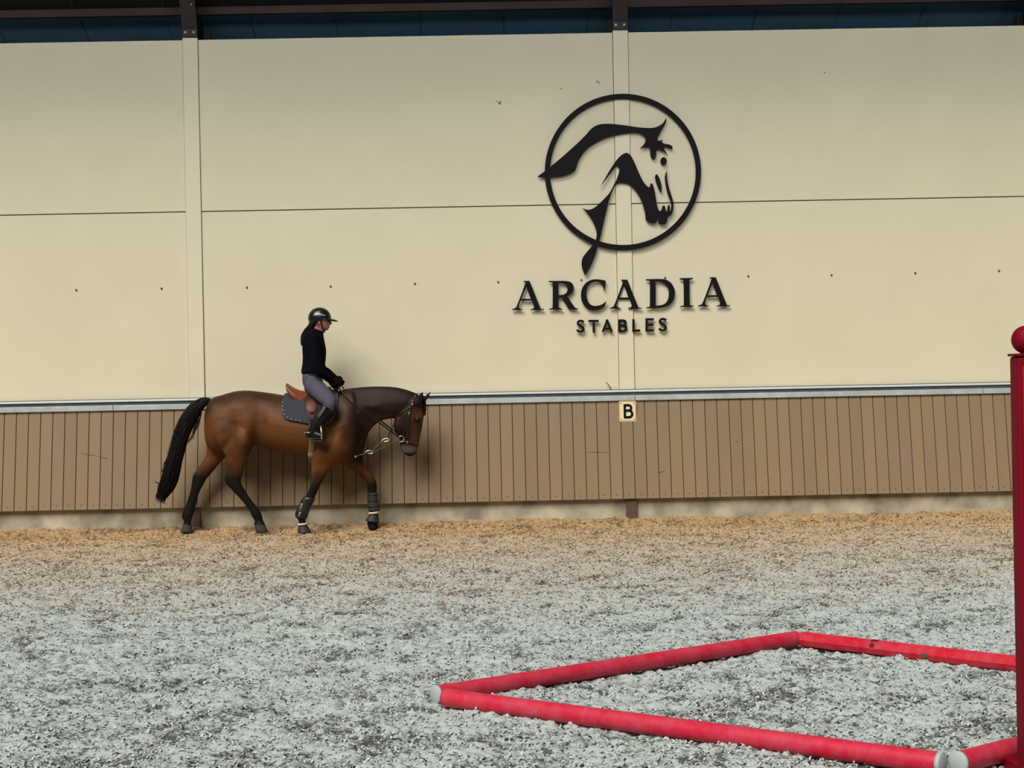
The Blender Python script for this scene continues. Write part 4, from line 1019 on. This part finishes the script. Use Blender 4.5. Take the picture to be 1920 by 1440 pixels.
# ================================================================== the rider
M['skin'] = mat('skin', srgb(160, 108, 88), .5, spec=.35)
M['jacket'] = mat('black_navy_jacket', srgb(11, 11, 21), .95, spec=.06, var=.12, vscale=20, bump=.7, bscale=16)
M['breeches'] = mat('blue_grey_breeches', srgb(70, 68, 86), .85, var=.08, vscale=12, bump=.2, bscale=30)
M['boot'] = mat('black_riding_boot', srgb(11, 10, 10), .38, spec=.35)
M['boot_band'] = mat('pale_boot_top', srgb(84, 79, 70), .5)
M['glove'] = mat('black_glove', srgb(10, 10, 11), .85, spec=.08)
M['helmet'] = mat('black_helmet', srgb(15, 17, 16), .3, spec=.5)
M['silver'] = mat('silver_trim', srgb(225, 225, 222), .25, metal=.6)
M['human_hair'] = mat('dark_hair', srgb(17, 13, 12), .6, spec=.12)
rider = empty('person', P(586, 735, YH), 'rider in black helmet, dark jacket, blue grey breeches and tall boots on the bay horse', 'person')
def hchord(st, m=3, n=24, ex=2.2):
    return loft([ring(s[0], s[1], s[2], s[3], n, ex) for s in resample(st, m)])
def H(y, xb, xf, w, dy=0, tilt=0): return ((xf, y+tilt), (xb, y-tilt), w, YH+dy)
S_n, S_f = P(585.5, 631, YH-.175), P(587, 631, YH+.175)
E_n, E_f = P(596, 692, YH-.235), P(602, 690, YH+.235)
W_n, W_f = P(619.5, 713, YH-.135), P(627.5, 708.5, YH+.09)
HP_n, HP_f = P(584, 719, YH-.09), P(584, 719, YH+.09)
K_n, K_f = P(621, 756, YH-.335), P(621, 756, YH+.335)
AN_n, AN_f = P(584.5, 805, YH-.365), P(584.5, 805, YH+.365)
# body: one continuous surface under the clothes
hb = MB()
for v, f in (
    hchord([H(580.5,592,606,.03),H(584,586,613,.055),H(590,582.5,617,.07),H(597,582,618.5,.074),H(602,583,618,.073),H(606,585,617.5,.069),H(610,587.5,616.5,.064),H(614,590.5,615.5,.055),H(617.5,596,613.5,.042),H(620,601,611.5,.025)], 3),
    hchord([H(609,587,607,.052),H(615,587,606,.052),H(622,584,606,.058),H(628,576,605,.11)], 3),
    hchord([H(626,576,605,.12),H(632,570,605.5,.165),H(645,569,607,.155),H(660,569,609,.145),H(675,570,608,.135),H(690,569,605,.14),H(705,569,603,.15),H(718,569,604,.16),H(729,574,602,.13)], 3),
    tube([S_n+[0, .04, 0], S_n, (S_n+E_n)/2, E_n, (E_n+W_n)/2, W_n, W_n+(W_n-E_n)*.12], [.05, .05, .042, .036, .034, .026, .026], 14),
    tube([S_f-[0, .04, 0], S_f, (S_f+E_f)/2, E_f, (E_f+W_f)/2, W_f, W_f+(W_f-E_f)*.12], [.05, .05, .042, .036, .034, .026, .026], 14),
    tube([HP_n, (HP_n*.65+K_n*.35), K_n, K_n*.7+AN_n*.3+np.array([-.01, 0, 0]), AN_n, AN_n+[0.02, 0, -.04]], [.085, .078, .055, .05, .028, .024], 16),
    tube([HP_f, (HP_f*.65+K_f*.35), K_f, K_f*.7+AN_f*.3+np.array([-.01, 0, 0]), AN_f, AN_f+[0.02, 0, -.04]], [.085, .078, .055, .05, .028, .024], 16),
    tube([P(579, 814.5, YH-.365), P(590, 816.5, YH-.37), P(605, 818.5, YH-.38)], [.018, .022, .014], 12),
    tube([P(579, 814.5, YH+.365), P(590, 816.5, YH+.37), P(605, 818.5, YH+.38)], [.018, .022, .014], 12),
    # nose, lips, chin, brow, ears
    tube([P(617.3, 600.5, YH), P(619, 603, YH), P(621, 606.3, YH), P(618.8, 608.2, YH)], [(.010, .010), (.012, .012), (.014, .016), (.010, .014)], 10),
    tube([P(614.5, 603, YH), P(615, 607.5, YH), P(614.8, 611, YH), P(613.5, 616, YH)], [(.020, .030), (.022, .034), (.020, .034), (.018, .028)], 12, up=(1, 0, 0)), sphere(P(616.6, 611.2, YH), (.012, .024, .008), 12, 8), sphere(P(616.6, 613.3, YH), (.011, .022, .007), 12, 8), sphere(P(613.5, 617, YH), (.017, .024, .014), 12, 8),
    sphere(P(598.2, 604.6, YH-.074), (.017, .010, .028), 12, 8), sphere(P(598.2, 604.6, YH+.074), (.017, .010, .028), 12, 8)):
    hb.add(v, f)
def hand(wrist, fwd, side, scale=1.0, grow=0.0):
    """closed hand: palm, four curled fingers of different lengths, thumb along the top; palm faces the horse's neck"""
    fwd = fwd/np.linalg.norm(fwd); inn = np.array([0, side, 0.0]); S = 1.18; inn = inn-(inn @ fwd)*fwd; inn /= np.linalg.norm(inn); up = np.cross(inn, fwd)*(1 if side > 0 else -1)
    if up[2] < 0: up = -up
    out = [tube([wrist-fwd*.02, wrist+fwd*.02, wrist+fwd*.055*S, wrist+fwd*.085*S], [(.026+grow, .020+grow), (.037+grow, .022+grow), (.046+grow, .021+grow), (.041+grow, .016+grow)], 14, up=up)]
    for k, (u, l) in enumerate(((.028, .95), (.010, 1.05), (-.009, 1.0), (-.027, .80))):
        b = wrist+fwd*(.080-.004*abs(k-1))*S+up*u*S; l *= S
        q = [b, b+(fwd*.022+inn*.006)*l, b+(fwd*.026+inn*.030)*l, b+(fwd*.004+inn*.044)*l, b+(-fwd*.014+inn*.034)*l]
        out.append(tube(spline(q, 3), np.linspace(.0112+grow, .0092+grow, 13), 10))
    b = wrist+fwd*.030+up*.034+inn*.008
    q = [b, b+fwd*.022+up*.014+inn*.010, b+fwd*.046+up*.012+inn*.020, b+fwd*.064+up*.004+inn*.026]
    out.append(tube(spline(q, 3), np.linspace(.0125+grow, .0090+grow, 10), 10))
    return out
fw_n = P(635, 727.5, YH-.115)-W_n; fw_f = P(643, 722, YH+.06)-W_f
for q in hand(W_n, fw_n, 1, 1, -.002)+hand(W_f, fw_f, -1, 1, -.002): hb.add(*q)
rb = hb.build('rider_raw'); fix_normals(rb)
bme = fuse(rb, .0065, 3); bme.materials.append(M['skin'])
rbody = bpy.data.objects.new('body', bme); COL.objects.link(rbody); adopt(rbody, rider)
M['lip'] = mat('lips', srgb(140, 78, 72), .5); M['lens'] = mat('dark_eye_and_lash', srgb(24, 18, 16), .3)
for s in (-1, 1):
    mesh_obj('eye', *sphere(P(615.2, 602.4, YH+s*.030), (.014, .016, .010), 14, 8), M['lens'], rbody, True)
    mesh_obj('eyebrow', *tube([P(616.8, 600.2, YH+s*.014), P(616.6, 599.3, YH+s*.032), P(613.4, 599.8, YH+s*.056)], [.004, .005, .003], 7), M['human_hair'], rbody, True)
# --- jacket (torso and sleeves fused)
jb = MB()
for v, f in (
    hchord([H(617.5,584.5,606,.060,0,4.0),H(619.5,581,606.5,.072,0,3.5),H(623,575,606.5,.10,0,2.5),H(627.5,570,606.5,.165,0,1.5),H(633,567.2,607,.195),H(645,567,609.5,.190),H(657,567,611.5,.178),H(668,567.7,611.3,.168),H(680,567.2,610,.162),H(689,566,608.5,.165),H(695,565,607,.172),H(699.5,565.3,606,.170),H(701.5,567,604.5,.155)], 4),
    tube(spline([S_n+[0, .05, .01], S_n, (S_n+E_n)/2+[-.005, -.02, 0], E_n, (E_n+W_n)/2, W_n], 3), np.interp(np.linspace(0, 1, 16), [0, .2, .4, .6, .8, 1], [.07, .075, .064, .058, .050, .036]), 16),
    tube(spline([S_f-[0, .05, -.01], S_f, (S_f+E_f)/2+[-.005, .02, 0], E_f, (E_f+W_f)/2, W_f], 3), np.interp(np.linspace(0, 1, 16), [0, .2, .4, .6, .8, 1], [.07, .075, .064, .058, .050, .036]), 16),
    tube(spline([P(586, 615.5, YH-.05), P(576.5, 619, YH-.06), P(572, 628, YH-.05), P(570.3, 632, YH), P(572, 628, YH+.05), P(576.5, 619, YH+.06), P(586, 615.5, YH+.05)], 3), .030, 12)):
    jb.add(v, f)
o = jb.build('jacket_raw'); fix_normals(o); jm = fuse(o, .008, 3); jm.materials.append(M['jacket'])
jk = bpy.data.objects.new('jacket', jm); COL.objects.link(jk); adopt(jk, rider)
# --- breeches
bb = MB()
for v, f in (
    hchord([H(696,568,604,.150),H(704,566.8,604,.165),H(712,567,605,.172),H(720,568,606,.175),H(727,571,606,.165),H(731,576,603,.13)], 4),
    tube(spline([HP_n+[-.02, -.02, 0], HP_n*.7+K_n*.3, HP_n*.35+K_n*.65, K_n+[-.012, 0, .008], K_n+[-.035, -.005, -.075]], 4), np.interp(np.linspace(0, 1, 17), [0, .3, .6, .85, 1], [.10, .105, .088, .068, .062]), 18),
    tube(spline([HP_f+[-.02, .02, 0], HP_f*.7+K_f*.3, HP_f*.35+K_f*.65, K_f+[-.012, 0, .008], K_f+[-.035, .005, -.075]], 4), np.interp(np.linspace(0, 1, 17), [0, .3, .6, .85, 1], [.10, .105, .088, .068, .062]), 18)):
    bb.add(v, f)
o = bb.build('breeches_raw'); fix_normals(o); bm_ = fuse(o, .009, 26, .6); bm_.materials.append(M['breeches'])
bre = bpy.data.objects.new('breeches', bm_); COL.objects.link(bre); adopt(bre, rider)
mesh_obj('pocket_zip', *tube([P(579, 703, YH-.165), P(588, 703.5, YH-.160), P(596, 707, YH-.14)], (.006, .003), 8), M['glove'], bre, True)
# --- tall boots
for side, (K_, A_, sy) in enumerate(((K_n, AN_n, -1), (K_f, AN_f, 1))):
    tm = MB()
    top_c = K_+np.array([-.045, sy*.008, -.075])
    top_c = P(612.5, 764, YH+sy*.345)
    path = [top_c, P(606, 774, YH+sy*.352), P(597.5, 787, YH+sy*.36), P(589.5, 799, YH+sy*.365), P(585.5, 808, YH+sy*.367), P(584.5, 814, YH+sy*.368)]
    tm.add(*tube(spline(path, 4), np.interp(np.linspace(0, 1, 21), [0, .12, .35, .7, .85, 1], [.066, .066, .066, .047, .043, .046]), 20, up=(1, 0, 0)))
    tm.add(*tube(spline([P(573.5, 814, YH+sy*.362), P(578, 813.5, YH+sy*.364), P(588, 814, YH+sy*.37), P(599, 816.8, YH+sy*.377), P(607, 818.6, YH+sy*.383), P(611, 819.4, YH+sy*.386)], 4),
                 [(a, b) for a, b in zip(np.interp(np.linspace(0, 1, 21), [0, .15, .4, .7, .9, 1], [.020, .044, .050, .036, .026, .012]), np.interp(np.linspace(0, 1, 21), [0, .15, .4, .7, .9, 1], [.018, .034, .038, .046, .038, .016]))], 16, up=(0, 0, 1)))
    o = tm.build('boot_raw'); fix_normals(o); b_ = fuse(o, .008, 2); b_.materials.append(M['boot'])
    bo = bpy.data.objects.new('boot', b_); COL.objects.link(bo); adopt(bo, rider)
    mesh_obj('sole', *tube([P(573, 820.2, YH+sy*.362), P(581, 821.5, YH+sy*.366), P(598, 822.3, YH+sy*.377), P(610, 822.6, YH+sy*.386)], [(.008, .030), (.010, .036), (.009, .046), (.007, .026)], 12, up=(0, 0, 1)), M['rubber'], bo, True)
    k = [np.array(p) for p in frame_rings([path[0], path[0]+(path[1]-path[0])*.1], .068, 20, up=(1, 0, 0))[0]]
    mesh_obj('boot_top', *tube(k+[k[0]], (.007, .005), 8), M['boot'], bo, True)
    mesh_obj('seam', *tube(spline([P(611, 762.5, YH+sy*.412), P(605, 772.5, YH+sy*.424), P(597, 784, YH+sy*.423)], 4), np.concatenate([np.linspace(.006, .009, 5), np.linspace(.009, .003, 4)]), 8), M['boot_band'], bo, True)['label'] = 'pale grey strip down the boot'
    sp = mesh_obj('spur', *tube(spline([P(581, 811, YH+sy*.325), P(574.5, 811.5, YH+sy*.335), P(573, 811.5, YH+sy*.362), P(574.5, 811.5, YH+sy*.395), P(581, 811, YH+sy*.405)], 4), .005, 8), M['bright'], bo, True)
    mesh_obj('spur_shank', *tube([P(573, 811.3, YH+sy*.362), P(570.3, 811.8, YH+sy*.362)], .006, 8), M['bright'], bo, True)
    # stirrup hangs from the saddle
    gr = M['bright']
    arch = [P(600.5, 823.6, YH+sy*.325), P(601, 812, YH+sy*.318), P(601.5, 803, YH+sy*.34), P(601.5, 798, YH+sy*.375), P(602, 803, YH+sy*.415), P(603, 812, YH+sy*.435), P(603, 823.6, YH+sy*.43)]
    st = mesh_obj('stirrup', *tube(spline(arch, 4), (.010, .007), 10, up=(1, 0, 0)), gr, sad, True)
    MBt = MB(); a_, b_2 = P(594.5, 824.6, YH), P(612, 825.0, YH)
    tr = MB().box((a_[0], min(YH+sy*.318, YH+sy*.438), a_[2]-.006), (b_2[0], max(YH+sy*.318, YH+sy*.438), a_[2]+.006)).build('tread', M['rubber'], st); bevel(tr, .004)
    q = [surf(598, 748, .052), surf(600, 770, .06), None, P(601.5, 797, YH-.375)]; q[2] = (q[1]+q[3])/2; q[3] = P(601.5, 798.5, YH-.372)
    if sy > 0: q = [mirror(p) for p in q]
    mesh_obj('stirrup_leather', *tube(q, (.013, .004), 8, up=(1, 0, 0)), M['leather_dark'], sad, True)
# --- gloves, each finger its own
for w_, f_, s_ in ((W_n, fw_n, 1), (W_f, fw_f, -1)):
    gm = MB()
    for v, f in hand(w_, f_, s_, 1, .0025): gm.add(v, f)
    gm.add(*tube([w_-f_/np.linalg.norm(f_)*.07, w_+f_/np.linalg.norm(f_)*.02], .036, 14))
    o = gm.build('glove', M['glove'], rider, True); fix_normals(o)
# --- helmet
hc = P(599.3, 596.5, YH); rx, rz, ry = .130, .122, .098
mb = MB()
def brim(x):   # lower edge of the shell, lower at the nape
    px_ = hc[0]+x
    return np.interp(x, [-.135, -.07, 0.0, .06, .135], [P(580, 611, YH)[2], P(588, 612.5, YH)[2], P(597, 601.5, YH)[2], P(608, 599.5, YH)[2], P(619, 600, YH)[2]])
rings = []
for i in range(1, 22):
    a = math.pi*.80*i/21; row = []
    for b in np.linspace(0, 2*math.pi, 40, endpoint=False):
        x = rx*math.sin(a)*math.cos(b); y = ry*math.sin(a)*math.sin(b); z = rz*math.cos(a)
        row.append(np.array([hc[0]+x, YH+y, max(hc[2]+z, brim(x))]))
    rings.append(row)
inner = [[np.array([hc[0], YH, 0])+(p-np.array([hc[0], YH, 0]))*np.array([.93, .93, 1]) for p in rings[-1]], [np.array([hc[0]+(p[0]-hc[0])*.8, YH+(p[1]-YH)*.8, p[2]+.03]) for p in rings[-1]]]
v, f = loft(rings+inner, False); n = len(v); v.append((hc[0], YH, hc[2]+rz))
f += [(n, j, (j+1) % 40) for j in range(40)]
hel = mesh_obj('helmet', v, f, M['helmet'], rider, True); fix_normals(hel)
# peak
vp = []; fp = []
nb = 17
for k, (rr_, zz_) in enumerate(((.0, 0), (.35, .001), (.7, -.003), (1.0, -.010))):
    for b in np.linspace(-1.15, 1.15, nb):
        base = np.array([hc[0]+rx*.985*math.cos(b), YH+ry*.985*math.sin(b), P(612, 598.2, YH)[2]])
        ext = .078*max(0.0, math.cos(b*1.25))
        vp.append(base+np.array([ext*rr_, 0, zz_-.020*rr_*ext/.078]))
for k in range(3):
    for j in range(nb-1): fp.append((k*nb+j, k*nb+j+1, (k+1)*nb+j+1, (k+1)*nb+j))
pk_ = mesh_obj('peak', vp, fp, M['helmet'], hel, True); sdm = pk_.modifiers.new('thick', 'SOLIDIFY'); sdm.thickness = .009; sdm.offset = 0
tr = []
for b in np.linspace(0, 1, 11):
    px_ = 588.5+(612-588.5)*b; py_ = 592.0-2.6*math.sin(math.pi*b)+.6*b
    q = P(px_, py_, YH); x = q[0]-hc[0]; z = q[2]-hc[2]; y = ry*math.sqrt(max(.02, 1-(x/rx)**2-(z/rz)**2)); tr.append(np.array([q[0], YH-y-.001, q[2]]))
mesh_obj('trim', *tube(tr, [(.002, .002)]+[(.0062, .004)]*9+[(.002, .002)], 8), M['silver'], hel, True)['label'] = 'thin silver trim line'
mesh_obj('trim', *tube([mirror(p) for p in tr], [(.002, .002)]+[(.0062, .004)]*9+[(.002, .002)], 8), M['silver'], hel, True)['label'] = 'thin silver trim line'
cs = [P(601.5, 600, YH-.082), P(603, 606, YH-.076), P(604.5, 613, YH-.066), P(608, 619.5, YH-.03), P(609, 621.2, YH), P(608, 619.5, YH+.03), P(604.5, 613, YH+.066), P(603, 606, YH+.076), P(601.5, 600, YH+.082)]
mesh_obj('chin_strap', *tube(spline(cs, 3), (.008, .005), 8, up=(1, 0, 0)), M['helmet'], hel, True)
mesh_obj('strap_buckle', *sphere(P(607.5, 622, YH-.02), (.012, .014, .012), 10, 6), M['helmet'], hel, True)
# --- hair tied at the nape, lying on the collar
hb2 = MB()
core_ = spline([P(590, 604, YH), P(587, 611, YH), P(581, 617, YH), P(574.5, 623, YH-.005), P(570, 631, YH-.008), P(568.3, 640, YH-.01), P(567.6, 648, YH-.01)], 4)
hb2.add(*tube(core_, np.interp(np.linspace(0, 1, len(core_)), [0, .3, .7, 1], [.055, .047, .030, .008]), 12))
for k in range(60):
    a = random.random()*6.28; r0 = random.uniform(.6, 1.15)
    pts_ = []
    for i in range(0, len(core_), 3):
        w_ = np.interp(i/(len(core_)-1), [0, .3, .7, 1], [.053, .046, .031, .015])*r0
        pts_.append(core_[i]+np.array([math.cos(a)*w_, math.sin(a)*w_, 0])+rng.normal(0, .003, 3))
    hb2.add(*tube(spline(pts_, 2), np.linspace(.004, .001, (len(pts_)-1)*2+1), 5))
hb2.build('hair', M['human_hair'], rider, True)
